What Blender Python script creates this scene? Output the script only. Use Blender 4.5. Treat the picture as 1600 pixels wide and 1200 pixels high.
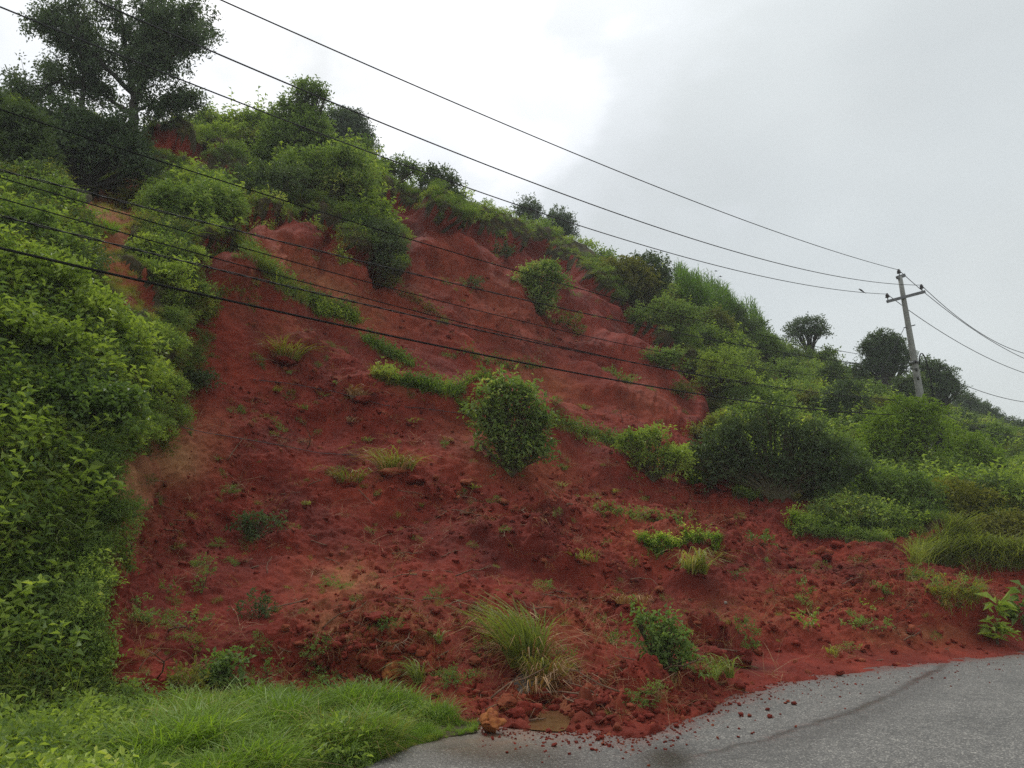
import bpy, math, random
import numpy as np

for o in list(bpy.data.objects): bpy.data.objects.remove(o)
SC = bpy.context.scene
COL = SC.collection
R = np.random.default_rng(7)
random.seed(7)

# ------------------------------------------------------------------ camera
PITCH = math.radians(12.2); CH = 1.6; FPX = 1200.0
cd = bpy.data.cameras.new('camera'); cam = bpy.data.objects.new('camera', cd); COL.objects.link(cam)
cam.location = (0, 0, CH); cam.rotation_euler = (math.radians(90) + PITCH, 0, 0)
cd.sensor_width = 36; cd.lens = 36 * FPX / 1600; cd.clip_start = 0.05; cd.clip_end = 3000
SC.camera = cam

# ------------------------------------------------------------------ world
SUN_EL = math.radians(58); SUN_AZ = math.radians(-20)     # azimuth from +Y towards +X
w = bpy.data.worlds.new('World'); SC.world = w; w.use_nodes = True
nt = w.node_tree; N = nt.nodes; L = nt.links; N.clear()
out = N.new('ShaderNodeOutputWorld'); bg = N.new('ShaderNodeBackground'); add = N.new('ShaderNodeAddShader'); bg2 = N.new('ShaderNodeBackground')
skyt = N.new('ShaderNodeTexSky'); skyt.sky_type = 'NISHITA'; skyt.sun_disc = False
skyt.sun_elevation = SUN_EL; skyt.sun_rotation = SUN_AZ; skyt.dust_density = 4
bg.inputs['Strength'].default_value = 0.018
L.new(skyt.outputs[0], bg.inputs[0])
tc = N.new('ShaderNodeTexCoord')
mp = N.new('ShaderNodeMapping'); mp.inputs['Scale'].default_value = (1, 1, 1.6); mp.inputs['Location'].default_value = (3.1, 1.7, 0.4)
L.new(tc.outputs['Generated'], mp.inputs[0])
n1 = N.new('ShaderNodeTexNoise'); n1.inputs['Scale'].default_value = 1.7; n1.inputs['Detail'].default_value = 6; n1.inputs['Roughness'].default_value = 0.5; n1.inputs['Distortion'].default_value = 0.25
n2 = N.new('ShaderNodeTexNoise'); n2.inputs['Scale'].default_value = 5.5; n2.inputs['Detail'].default_value = 6; n2.inputs['Roughness'].default_value = 0.48; n2.inputs['Distortion'].default_value = 0.2
L.new(mp.outputs[0], n1.inputs['Vector']); L.new(mp.outputs[0], n2.inputs['Vector'])
# thin, bright part of the overcast round where the sun stands behind it
dt = N.new('ShaderNodeVectorMath'); dt.operation = 'DOT_PRODUCT'
dt.inputs[1].default_value = (-0.29, 0.745, 0.60)
L.new(tc.outputs['Generated'], dt.inputs[0])
def mth(op, a, b=None, clamp=False, nodes=None, links=None):
    m = N.new('ShaderNodeMath'); m.operation = op; m.use_clamp = clamp
    for i, x in enumerate((a, b)):
        if x is None: continue
        if isinstance(x, (int, float)): m.inputs[i].default_value = x
        else: L.new(x, m.inputs[i])
    return m.outputs[0]
s1 = mth('MULTIPLY', mth('SUBTRACT', n1.outputs['Fac'], 0.5), 0.42)
s2 = mth('MULTIPLY', mth('SUBTRACT', n2.outputs['Fac'], 0.5), 0.34)
f = mth('ADD', mth('ADD', dt.outputs['Value'], s1), s2)
ramp = N.new('ShaderNodeValToRGB'); L.new(f, ramp.inputs[0])
cr = ramp.color_ramp; cr.interpolation = 'EASE'
cr.elements[0].position = 0.55; cr.elements[0].color = (0.64, 0.675, 0.665, 1)
cr.elements[1].position = 1.04; cr.elements[1].color = (0.93, 0.945, 0.96, 1)
for p, c in ((0.82, (0.60, 0.64, 0.64)), (0.90, (0.66, 0.70, 0.715)), (0.95, (0.80, 0.835, 0.865))):
    e = cr.elements.new(p); e.color = (*c, 1)
n3 = N.new('ShaderNodeTexNoise'); n3.inputs['Scale'].default_value = 3.0; n3.inputs['Detail'].default_value = 4; n3.inputs['Roughness'].default_value = 0.45
L.new(mp.outputs[0], n3.inputs['Vector'])
gm = mth('ADD', mth('MULTIPLY', n3.outputs['Fac'], 0.42), 0.78)
vm = N.new('ShaderNodeVectorMath'); vm.operation = 'SCALE'; L.new(ramp.outputs[0], vm.inputs[0]); L.new(gm, vm.inputs['Scale'])
# an overcast sky is brighter overhead than near the horizon
sx = N.new('ShaderNodeSeparateXYZ'); L.new(tc.outputs['Generated'], sx.inputs[0])
zr = N.new('ShaderNodeMapRange'); zr.interpolation_type = 'SMOOTHSTEP'; L.new(sx.outputs[2], zr.inputs[0]); zr.inputs[1].default_value = 0.45; zr.inputs[2].default_value = 1.0; zr.inputs[3].default_value = 1.0; zr.inputs[4].default_value = 1.75
vz = N.new('ShaderNodeVectorMath'); vz.operation = 'SCALE'; L.new(vm.outputs[0], vz.inputs[0]); L.new(zr.outputs[0], vz.inputs['Scale'])
L.new(vz.outputs[0], bg2.inputs[0]); bg2.inputs['Strength'].default_value = 0.88
L.new(bg.outputs[0], add.inputs[0]); L.new(bg2.outputs[0], add.inputs[1]); L.new(add.outputs[0], out.inputs[0])

# ------------------------------------------------------------------ sun behind cloud
sd = bpy.data.lights.new('sun', 'SUN'); so = bpy.data.objects.new('sun', sd); COL.objects.link(so)
sd.energy = 1.5; sd.angle = math.radians(20); sd.color = (1.0, 0.97, 0.92)
sdir = np.array([math.sin(SUN_AZ) * math.cos(SUN_EL), math.cos(SUN_AZ) * math.cos(SUN_EL), math.sin(SUN_EL)])
from mathutils import Vector
so.rotation_euler = Vector(-sdir).to_track_quat('-Z', 'Y').to_euler()
vs = SC.view_settings; vs.view_transform = 'Standard'; vs.look = 'None'; vs.exposure = 0.15; vs.gamma = 1; vs.use_curve_mapping = False
SC.cycles.max_bounces = 6; SC.cycles.diffuse_bounces = 3; SC.cycles.glossy_bounces = 2; SC.cycles.transmission_bounces = 3; SC.cycles.volume_bounces = 1
SC.cycles.use_denoising = False

# ------------------------------------------------------------------ helpers: geometry of the view used only to place things on the ground
def dirs(px, py):
    u = (px - 800.) / FPX; v = (600. - py) / FPX
    return u, math.cos(PITCH) - v * math.sin(PITCH), math.sin(PITCH) + v * math.cos(PITCH)
def unproj(px, py, d):
    x, y, z = dirs(np.asarray(px, float), np.asarray(py, float)); h = np.hypot(x, y)
    return np.stack([x / h * d, y / h * d, CH + z / h * d], -1)
def dplane(px, py, z0=0.):
    x, y, z = dirs(px, py); return (z0 - CH) / z * np.hypot(x, y)
def proj(p):
    p = np.asarray(p, float); x, y, z = p[..., 0], p[..., 1], p[..., 2] - CH
    c, s = math.cos(PITCH), math.sin(PITCH)
    f = y * c + z * s; up = -y * s + z * c
    return 800 + FPX * x / f, 600 - FPX * up / f, f
def depth(p): return float(proj(p)[2])

# ------------------------------------------------------------------ numpy noise
def _h(ix, iy, iz, seed):
    h = (ix.astype(np.int64) * 374761393 + iy.astype(np.int64) * 668265263 + iz.astype(np.int64) * 2147483647 + seed * 974634777) & 0xffffffff
    h = ((h ^ (h >> 13)) * 1274126177) & 0xffffffff
    h = ((h ^ (h >> 16)) * 2246822519) & 0xffffffff
    return (h ^ (h >> 15)) & 0xffffffff
_G = np.array([[1,1,0],[-1,1,0],[1,-1,0],[-1,-1,0],[1,0,1],[-1,0,1],[1,0,-1],[-1,0,-1],[0,1,1],[0,-1,1],[0,1,-1],[0,-1,-1]], float)
def perlin(p, seed=0):
    i = np.floor(p).astype(np.int64); f = p - i; u = f * f * f * (f * (f * 6 - 15) + 10)
    r = 0
    for dx in (0, 1):
        for dy in (0, 1):
            for dz in (0, 1):
                g = _G[_h(i[:, 0] + dx, i[:, 1] + dy, i[:, 2] + dz, seed) % 12]
                d = g[:, 0] * (f[:, 0] - dx) + g[:, 1] * (f[:, 1] - dy) + g[:, 2] * (f[:, 2] - dz)
                wx = u[:, 0] if dx else 1 - u[:, 0]; wy = u[:, 1] if dy else 1 - u[:, 1]; wz = u[:, 2] if dz else 1 - u[:, 2]
                r = r + d * wx * wy * wz
    return r
def fbm(p, oct=4, seed=0, gain=0.5):
    a = 1; r = 0
    for k in range(oct):
        r = r + a * perlin(p * (2.03 ** k) + 17.3 * k, seed + k); a *= gain
    return r
def domes(p, seed=0, fill=0.6):
    """rounded lumps: the largest of the jittered spheres near each point"""
    i = np.floor(p).astype(np.int64); f = p - i; best = np.zeros(len(p))
    for dx in (-1, 0, 1):
        for dy in (-1, 0, 1):
            for dz in (-1, 0, 1):
                h = _h(i[:, 0] + dx, i[:, 1] + dy, i[:, 2] + dz, seed)
                cx = (h & 255) / 255.; cy = ((h >> 8) & 255) / 255.; cz = ((h >> 16) & 255) / 255.; q = ((h >> 24) & 255) / 255.
                rr = np.where(q < fill, 0.35 + 0.45 * q / fill, 0.0)
                d2 = (dx + cx - f[:, 0]) ** 2 + (dy + cy - f[:, 1]) ** 2 + (dz + cz - f[:, 2]) ** 2
                best = np.maximum(best, np.sqrt(np.maximum(rr * rr - d2, 0)))
    return best
def sstep(a, b, x):
    t = np.clip((x - a) / (b - a), 0, 1); return t * t * (3 - 2 * t)
def inpoly(px, py, poly):
    c = np.zeros(np.shape(px), bool); n = len(poly)
    for i in range(n):
        x1, y1 = poly[i]; x2, y2 = poly[i - 1]
        if y1 == y2: continue
        c ^= ((y1 > py) != (y2 > py)) & (px < (x2 - x1) * (py - y1) / (y2 - y1) + x1)
    return c

# ------------------------------------------------------------------ mesh helpers
def mesh_np(name, v, faces, mat, smooth=False, tint=None, cols=None):
    """faces: (n,3) or (n,4) array, or a list of such arrays"""
    if isinstance(faces, np.ndarray): faces = [faces]
    faces = [np.asarray(f_, np.int32) for f_ in faces if len(f_)]
    me = bpy.data.meshes.new(name); me.vertices.add(len(v)); me.vertices.foreach_set('co', np.asarray(v, np.float32).ravel())
    li = np.concatenate([f_.ravel() for f_ in faces]); cnt = np.concatenate([np.full(len(f_), f_.shape[1], np.int32) for f_ in faces])
    st = np.concatenate([[0], np.cumsum(cnt)[:-1]]).astype(np.int32)
    me.loops.add(len(li)); me.loops.foreach_set('vertex_index', li)
    me.polygons.add(len(cnt)); me.polygons.foreach_set('loop_start', st)
    if smooth: me.polygons.foreach_set('use_smooth', np.ones(len(cnt), bool))
    else: me.polygons.foreach_set('use_smooth', np.zeros(len(cnt), bool))
    me.update(calc_edges=True)
    if tint is not None:
        a = me.attributes.new('tint', 'FLOAT', 'POINT'); a.data.foreach_set('value', np.asarray(tint, np.float32))
    if cols is not None:
        a = me.attributes.new('mask', 'FLOAT_COLOR', 'POINT'); a.data.foreach_set('color', np.asarray(cols, np.float32).ravel())
    if mat: me.materials.append(mat)
    return me
def link(me, name=None, parent=None, loc=(0, 0, 0)):
    o = bpy.data.objects.new(name or me.name, me); COL.objects.link(o); o.location = loc
    if parent is not None: o.parent = parent
    return o
def empty(name, loc, rz=0.0):
    o = bpy.data.objects.new(name, None); COL.objects.link(o); o.location = loc; o.rotation_euler = (0, 0, rz); o.empty_display_size = 0.2
    return o
def tag(o, label=None, cat=None, group=None, kind=None):
    if label: o['label'] = label
    if cat: o['category'] = cat
    if group: o['group'] = group
    if kind: o['kind'] = kind
    return o
def copy_tree(o, parent=None):
    c = o.copy(); COL.objects.link(c); c.parent = parent
    for ch in list(o.children): copy_tree(ch, c)
    return c
def join(parts):
    """[(v, [faces...]), ...] -> one (v, faces)"""
    vs_, fs = [], []; n = 0
    for v, f_ in parts:
        if isinstance(f_, np.ndarray): f_ = [f_]
        vs_.append(v); fs += [a + n for a in f_]; n += len(v)
    by = {}
    for a in fs: by.setdefault(a.shape[1], []).append(a)
    return np.concatenate(vs_), [np.concatenate(a) for a in by.values()]
def tube(pts, rad, sides=6, cap=True):
    pts = np.asarray(pts, float); n = len(pts); rad = np.broadcast_to(rad, (n,))
    t = np.gradient(pts, axis=0); t /= np.linalg.norm(t, axis=1)[:, None] + 1e-9
    ref = np.array([0, 0, 1.]) if abs(t[:, 2]).mean() < 0.8 else np.array([1., 0, 0])
    a = np.cross(t, ref); a /= np.linalg.norm(a, axis=1)[:, None] + 1e-9; b = np.cross(t, a)
    ang = np.arange(sides) / sides * 2 * math.pi
    ring = a[:, None] * np.cos(ang)[None, :, None] + b[:, None] * np.sin(ang)[None, :, None]
    v = (pts[:, None] + ring * rad[:, None, None]).reshape(-1, 3)
    k = np.arange(sides); k2 = (k + 1) % sides; f_ = []
    i = np.arange(n - 1)[:, None] * sides
    q = np.stack([i + k, i + k2, i + k2 + sides, i + k + sides], -1).reshape(-1, 4)
    fs = [q]
    if cap:
        v = np.concatenate([v, pts[:1], pts[-1:]]); c0 = n * sides; m = (n - 1) * sides
        fs.append(np.concatenate([np.stack([k2, k, np.full(sides, c0)], -1), np.stack([k + m, k2 + m, np.full(sides, c0 + 1)], -1)]))
    return v, fs
def box(cx, cy, cz, sx, sy, sz, b=0.01):
    """a box with its edges cut by b"""
    v = []; 
    for z, k in ((-sz / 2, b), (-sz / 2 + b, 0), (sz / 2 - b, 0), (sz / 2, b)):
        for x, y in ((-1, -1), (1, -1), (1, 1), (-1, 1)):
            v.append((cx + x * (sx / 2 - k), cy + y * (sy / 2 - k), cz + z))
    f_ = [(3, 2, 1, 0), (12, 13, 14, 15)]
    for r in range(3):
        for k in range(4):
            k2 = (k + 1) % 4; f_.append((r * 4 + k, r * 4 + k2, r * 4 + 4 + k2, r * 4 + 4 + k))
    return np.array(v, float), [np.array(f_)]
def lathe(prof, sides=10):
    """prof: (r, z)"""
    pts = np.array([(0, 0, z) for r, z in prof]); rad = np.array([r for r, z in prof]); ang = np.arange(sides) / sides * 2 * math.pi
    v = np.stack([rad[:, None] * np.cos(ang), rad[:, None] * np.sin(ang), np.repeat(pts[:, 2:3], sides, 1)], -1).reshape(-1, 3)
    k = np.arange(sides); k2 = (k + 1) % sides; i = np.arange(len(prof) - 1)[:, None] * sides
    return v, [np.stack([i + k, i + k2, i + k2 + sides, i + k + sides], -1).reshape(-1, 4)]
def rotate_to(v, axis):
    """turn the local z of v towards axis"""
    q = Vector((0, 0, 1)).rotation_difference(Vector(axis)).to_matrix(); return v @ np.array(q).T

# ------------------------------------------------------------------ materials
class NT:
    def __init__(s, name):
        s.m = bpy.data.materials.new(name); s.m.use_nodes = True; s.t = s.m.node_tree; s.n = s.t.nodes; s.l = s.t.links
        s.p = s.n['Principled BSDF']; s.out = s.n['Material Output']
    def new(s, t, **kw):
        nd = s.n.new(t)
        for k, v in kw.items(): setattr(nd, k, v)
        return nd
    def set(s, sock, x):
        if isinstance(x, (int, float)): sock.default_value = x
        elif isinstance(x, tuple): sock.default_value = x if len(x) == 4 or sock.type == 'VECTOR' else (*x, 1)
        else: s.l.new(x, sock)
    def math(s, op, a, b=0.0, clamp=False):
        nd = s.new('ShaderNodeMath', operation=op, use_clamp=clamp); s.set(nd.inputs[0], a); s.set(nd.inputs[1], b); return nd.outputs[0]
    def noise(s, scale, detail=4, rough=0.55, vec=None, dist=0.0):
        nd = s.new('ShaderNodeTexNoise'); nd.inputs['Scale'].default_value = scale; nd.inputs['Detail'].default_value = detail
        nd.inputs['Roughness'].default_value = rough; nd.inputs['Distortion'].default_value = dist
        s.l.new(vec if vec is not None else s.pos, nd.inputs['Vector']); return nd.outputs['Fac']
    @property
    def pos(s):
        if not hasattr(s, '_pos'): s._pos = s.new('ShaderNodeNewGeometry').outputs['Position']
        return s._pos
    def ramp(s, fac, *st):
        nd = s.new('ShaderNodeValToRGB'); s.set(nd.inputs[0], fac); cr = nd.color_ramp
        while len(cr.elements) < len(st): cr.elements.new(0.5)
        for e, (p, c) in zip(cr.elements, st): e.position = p; e.color = (*c, 1) if isinstance(c, tuple) else (c, c, c, 1)
        return nd.outputs[0]
    def mix(s, fac, a, b, mode='MIX'):
        nd = s.new('ShaderNodeMix', data_type='RGBA', blend_type=mode); s.set(nd.inputs[0], fac); s.set(nd.inputs[6], a); s.set(nd.inputs[7], b); return nd.outputs[2]
    def attr(s, name): 
        nd = s.new('ShaderNodeAttribute'); nd.attribute_name = name; return nd
    def bump(s, h, strength=0.5, dist=0.02):
        nd = s.new('ShaderNodeBump'); nd.inputs['Strength'].default_value = strength; nd.inputs['Distance'].default_value = dist; s.l.new(h, nd.inputs['Height'])
        s.l.new(nd.outputs[0], s.p.inputs['Normal']); return nd
def leaf_mat(name, c1, c2, c3=None, trans=0.36, rough=0.5, patch=0.5):
    t = NT(name); tint = t.attr('tint').outputs['Fac']; oi = t.new('ShaderNodeObjectInfo').outputs['Random']
    big = t.noise(patch, 3)
    f_ = t.math('ADD', t.math('MULTIPLY', tint, 0.5), t.math('ADD', t.math('MULTIPLY', oi, 0.35), t.math('MULTIPLY', t.math('SUBTRACT', big, 0.5), 1.5)), True)
    col = t.ramp(f_, (0.05, c1), (0.75, c2), (1.0, c3 or c2))
    t.set(t.p.inputs['Base Color'], col); t.p.inputs['Roughness'].default_value = rough; t.p.inputs['Specular IOR Level'].default_value = 0.22
    tr = t.new('ShaderNodeBsdfTranslucent'); tc_ = t.mix(1.0, col, (1.5, 1.6, 0.6), 'MULTIPLY'); t.set(tr.inputs[0], tc_)
    mx = t.new('ShaderNodeMixShader'); mx.inputs[0].default_value = trans; t.l.new(t.p.outputs[0], mx.inputs[1]); t.l.new(tr.outputs[0], mx.inputs[2]); t.l.new(mx.outputs[0], t.out.inputs[0])
    return t.m
def plain(name, col, rough=0.7, var=0.25, scale=8, bump=0.0, metal=0.0, spec=0.4):
    t = NT(name); n_ = t.noise(scale, 6, 0.6)
    c = t.ramp(n_, (0.3, tuple(x * (1 - var) for x in col)), (0.7, tuple(min(1, x * (1 + var)) for x in col)))
    t.set(t.p.inputs['Base Color'], c); t.p.inputs['Roughness'].default_value = rough; t.p.inputs['Metallic'].default_value = metal; t.p.inputs['Specular IOR Level'].default_value = spec
    if bump: t.bump(t.noise(scale * 6, 5, 0.6), bump, 0.01)
    return t.m
M = {}
M['leaf_bright'] = leaf_mat('leaf_bright', (0.166, 0.231, 0.052), (0.364, 0.444, 0.101), (0.622, 0.599, 0.167))
M['leaf_mid'] = leaf_mat('leaf_mid', (0.103, 0.159, 0.048), (0.216, 0.291, 0.090), (0.417, 0.417, 0.156))
M['leaf_dark'] = leaf_mat('leaf_dark', (0.066, 0.100, 0.044), (0.131, 0.178, 0.077), (0.231, 0.261, 0.110), trans=0.25)
M['leaf_tree'] = leaf_mat('leaf_tree', (0.073, 0.108, 0.056), (0.132, 0.181, 0.094), (0.219, 0.256, 0.125), trans=0.2)
M['leaf_feather'] = leaf_mat('leaf_feather', (0.123, 0.194, 0.027), (0.244, 0.336, 0.046), (0.388, 0.437, 0.082))
M['leaf_olive'] = leaf_mat('leaf_olive', (0.112, 0.121, 0.031), (0.225, 0.216, 0.057), (0.347, 0.271, 0.100))
M['grass_green'] = leaf_mat('grass_green', (0.109, 0.177, 0.026), (0.215, 0.319, 0.047), (0.343, 0.400, 0.085), trans=0.4, rough=0.42)
M['grass_mid'] = leaf_mat('grass_mid', (0.131, 0.162, 0.040), (0.246, 0.277, 0.071), (0.442, 0.369, 0.135), trans=0.35)
M['grass_yellow'] = leaf_mat('grass_yellow', (0.164, 0.174, 0.033), (0.310, 0.290, 0.060), (0.492, 0.334, 0.128), trans=0.35)
M['grass_dry'] = leaf_mat('grass_dry', (0.218, 0.116, 0.053), (0.400, 0.232, 0.105), (0.546, 0.348, 0.180), trans=0.2)
M['maize'] = leaf_mat('maize', (0.092, 0.160, 0.033), (0.155, 0.254, 0.053), (0.255, 0.334, 0.090))
M['stem'] = plain('stem', (0.085, 0.07, 0.035), 0.8)
M['bark'] = plain('bark', (0.05, 0.042, 0.036), 0.9, 0.4, 5, 0.6)
M['concrete'] = plain('concrete', (0.27, 0.27, 0.25), 0.85, 0.22, 3.5, 0.35)
M['steel'] = plain('steel', (0.16, 0.16, 0.165), 0.5, 0.3, 12, 0.2, 0.4)
M['porcelain'] = plain('porcelain', (0.035, 0.025, 0.025), 0.3, 0.2, 20)
M['cable'] = plain('cable', (0.012, 0.012, 0.013), 0.75, 0.2, 3, 0, 0, 0.15)
M['wire'] = plain('wire', (0.05, 0.05, 0.055), 0.7, 0.2, 3, 0, 0, 0.2)
M['deadwood'] = plain('deadwood', (0.15, 0.085, 0.05), 0.85, 0.4, 10, 0.4)
M['stump'] = plain('stump', (0.11, 0.10, 0.10), 0.9, 0.3, 6, 0.4)
M['feather'] = plain('bird_feather', (0.02, 0.02, 0.022), 0.7)

# ---- soil
def soil_nodes(t, soil=None, orange=None, yellow=None):
    n_a = t.noise(0.55, 6, 0.6, dist=0.4); n_b = t.noise(3.2, 8, 0.66, dist=0.3); n_c = t.noise(22, 6, 0.7)
    base = t.ramp(n_a, (0.28, (0.094, 0.0145, 0.0100)), (0.50, (0.162, 0.0222, 0.0132)), (0.72, (0.232, 0.036, 0.0185)))
    dk = t.ramp(n_b, (0.30, 0.76), (0.55, 1.0), (0.78, 1.15)); base = t.mix(1.0, base, dk, 'MULTIPLY')
    gr = t.ramp(n_c, (0.25, 0.84), (0.55, 1.0), (0.80, 1.18)); base = t.mix(1.0, base, gr, 'MULTIPLY')
    mpp = t.new('ShaderNodeMapping'); mpp.inputs['Scale'].default_value = (3.2, 0.9, 0.7); t.l.new(t.pos, mpp.inputs[0])
    base = t.mix(1.0, base, t.ramp(t.noise(1.0, 5, 0.6, vec=mpp.outputs[0], dist=0.4), (0.30, 0.80), (0.70, 1.20)), 'MULTIPLY')
    if orange is not None:
        fo = t.math('MULTIPLY', orange, t.ramp(n_b, (0.25, 0.45), (0.6, 1.0)), True)
        base = t.mix(fo, base, t.mix(1.0, t.ramp(n_c, (0.3, (0.23, 0.058, 0.026)), (0.75, (0.36, 0.115, 0.045))), dk, 'MULTIPLY'))
        fy = t.math('MULTIPLY', yellow, t.ramp(n_b, (0.25, 0.65), (0.5, 1.0)), True)
        base = t.mix(fy, base, t.mix(1.0, t.ramp(n_c, (0.3, (0.30, 0.13, 0.055)), (0.75, (0.44, 0.235, 0.11))), dk, 'MULTIPLY'))
    # pale straws, rootlets and grit turned up with the soil
    vn = t.new('ShaderNodeTexVoronoi'); vn.inputs['Scale'].default_value = 30; t.l.new(t.pos, vn.inputs['Vector'])
    sp = t.ramp(vn.outputs['Distance'], (0.05, 1.0), (0.11, 0.0)); sp = t.math('MULTIPLY', sp, t.ramp(t.noise(2.2, 3), (0.56, 0.0), (0.66, 0.5)))
    base = t.mix(sp, base, (0.30, 0.19, 0.13))
    return base, n_b, n_c
t = NT('soil_clod'); b, nb, nc = soil_nodes(t); ob = t.attr('tint').outputs['Fac']
oi = t.new('ShaderNodeObjectInfo').outputs['Random']
b = t.mix(t.ramp(oi, (0.72, 0.0), (0.95, 0.55)), b, (0.27, 0.085, 0.038))
t.set(t.p.inputs['Base Color'], b); t.p.inputs['Roughness'].default_value = 0.85; t.p.inputs['Specular IOR Level'].default_value = 0.12; t.bump(t.math('ADD', nb, nc), 0.7, 0.02); M['clod'] = t.m
t = NT('soil_clod_orange'); b, nb, nc = soil_nodes(t); c = t.ramp(nc, (0.3, (0.24, 0.07, 0.028)), (0.75, (0.46, 0.18, 0.05)))
b = t.mix(t.ramp(t.noise(4.5, 4), (0.40, 0.0), (0.55, 0.95)), b, c)
t.set(t.p.inputs['Base Color'], b); t.p.inputs['Roughness'].default_value = 0.85; t.p.inputs['Specular IOR Level'].default_value = 0.15; t.bump(t.math('ADD', nb, nc), 0.7, 0.02); M['clod_orange'] = t.m

t = NT('hillside_soil'); a = t.attr('mask'); sep = t.new('ShaderNodeSeparateColor'); t.l.new(a.outputs['Color'], sep.inputs[0])
b, nb, nc = soil_nodes(t, None, sep.outputs[1], sep.outputs[2])
veg = t.ramp(t.noise(2.0, 6, 0.6), (0.3, (0.026, 0.022, 0.011)), (0.5, (0.050, 0.042, 0.020)), (0.75, (0.10, 0.060, 0.032)))
edge = t.math('ADD', sep.outputs[0], t.math('MULTIPLY', t.math('SUBTRACT', nb, 0.5), 0.5))
b = t.mix(t.ramp(edge, (0.44, 0.0), (0.56, 1.0)), veg, b)
t.set(t.p.inputs['Base Color'], b); t.p.inputs['Roughness'].default_value = 0.85; t.p.inputs['Specular IOR Level'].default_value = 0.12
hb = t.math('ADD', t.math('MULTIPLY', nb, 1.2), t.math('ADD', t.math('MULTIPLY', nc, 0.45), t.math('MULTIPLY', t.noise(75, 3, 0.7), 0.2)))
t.bump(hb, 0.7, 0.045); M['soil'] = t.m
# ================================================================== terrain
TOE = [(-450,1150),(-300,1150),(0,1148),(150,1142),(250,1128),(330,1110),(450,1098),(600,1105),(740,1132),(800,1138),(900,1142),(1000,1150),(1060,1130),(1150,1086),(1250,1060),(1400,1040),(1600,1018),(1800,1005),(2050,995)]
CP = {
-450:[(1000,10.4),(850,10.9),(700,11.6),(500,13),(350,15),(200,23),(120,30)],
-200:[(1000,9.9),(850,10.4),(700,11.1),(500,12.5),(400,14),(300,18.5),(200,27),(130,32)],
0:[(1060,9.3),(1000,9.6),(850,10.2),(700,11.0),(560,12.0),(450,13.0),(400,14.0),(340,16.4),(270,22),(210,28),(150,33)],
130:[(1060,9.0),(1000,9.3),(880,10.0),(780,10.6),(680,11.3),(560,12.4),(470,13.5),(400,15.2),(330,18.5),(270,24),(215,29),(185,32)],
200:[(1040,9.2),(900,10.2),(790,10.9),(700,11.7),(600,12.8),(500,14.3),(420,15.9),(340,19.5),(265,25.5),(207,32)],
240:[(1060,9.2),(900,11.3),(800,12.6),(700,13.2),(600,14.0),(500,15.1),(400,16.9),(330,20.5),(265,25.5),(202,31)],
300:[(1000,9.9),(900,11.6),(800,13.2),(700,14.5),(600,15.6),(500,16.4),(420,17.3),(385,17.8),(365,18.6),(320,21.5),(260,27),(235,30),(203,31.5),(192,34)],
400:[(1000,10),(900,11.8),(800,13.6),(700,15.2),(600,16.6),(500,18),(440,18.8),(395,19.5),(350,21),(332,21.8),(310,24),(255,29),(212,34)],
500:[(1000,9.9),(900,11.8),(800,13.8),(700,15.8),(600,17.6),(520,19.2),(450,20.6),(380,22),(352,22.6),(330,24.5),(282,28),(245,34)],
600:[(1000,9.9),(900,11.9),(800,14),(700,16.4),(600,18.8),(500,21.6),(430,23.6),(370,25.5),(325,26.6),(300,29),(275,34)],
700:[(1020,9.6),(900,12),(800,14.3),(700,17),(600,20),(500,23.8),(430,26.4),(370,28.6),(345,29.4),(320,33),(308,37)],
800:[(1020,9.6),(900,12.2),(800,14.8),(700,18),(600,21.8),(520,25.4),(440,28.8),(395,30.8),(372,31.6),(358,35),(350,39)],
900:[(1020,9.8),(900,12.8),(800,15.8),(700,19.6),(600,24.2),(520,28.6),(450,32),(415,33.4),(395,37),(385,41)],
1000:[(1020,10.4),(900,13.8),(800,17.2),(700,22),(620,26.5),(560,30.5),(520,33),(480,36),(450,39),(428,44)],
1100:[(1000,11.8),(900,15),(820,18),(740,22),(690,25.5),(640,29),(600,33),(550,37),(500,42),(470,47)],
1200:[(980,13.5),(900,16),(830,18.6),(780,21.2),(720,27),(660,33),(600,40),(558,47),(532,53)],
1300:[(970,14.6),(900,17),(830,20),(785,22.6),(730,30),(670,38),(610,47),(580,56),(567,60)],
1400:[(960,15.6),(900,18),(840,20.6),(800,23.5),(740,32),(680,42),(630,54),(607,64)],
1500:[(950,16.8),(900,19),(840,22),(800,26),(750,36),(700,47),(667,62),(651,76)],
1600:[(940,18),(890,20.3),(835,23.6),(800,28.5),(760,40),(710,55),(698,76),(684,92)],
1800:[(930,20.5),(880,23),(830,29),(790,38),(750,56),(715,80),(700,100)],
2050:[(920,22),(870,26),(825,34),(785,48),(750,75),(735,100)]}
def toe(px): return np.interp(px, *zip(*TOE))
_ks = sorted(CP)
def skyl(px): return np.interp(px, _ks, [CP[k][-1][0] for k in _ks])
_p = [(k, y, d) for k, l in CP.items() for y, d in l]
for x, y in TOE: _p += [(x, y, dplane(x, y)), (x, y + 60, dplane(x, y + 60))]
_p = np.array(_p); _xy = _p[:, :2] / 300.; _n = len(_xy)
_r = np.linalg.norm(_xy[:, None] - _xy[None], axis=-1)
_A = np.zeros((_n + 3, _n + 3)); _A[:_n, :_n] = np.where(_r > 0, _r * _r * np.log(_r + 1e-12), 0) + 1e-4 * np.eye(_n)
_Q = np.c_[np.ones(_n), _xy]; _A[:_n, _n:] = _Q; _A[_n:, :_n] = _Q.T
_w = np.linalg.solve(_A, np.r_[np.log(_p[:, 2]), 0, 0, 0])
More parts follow.
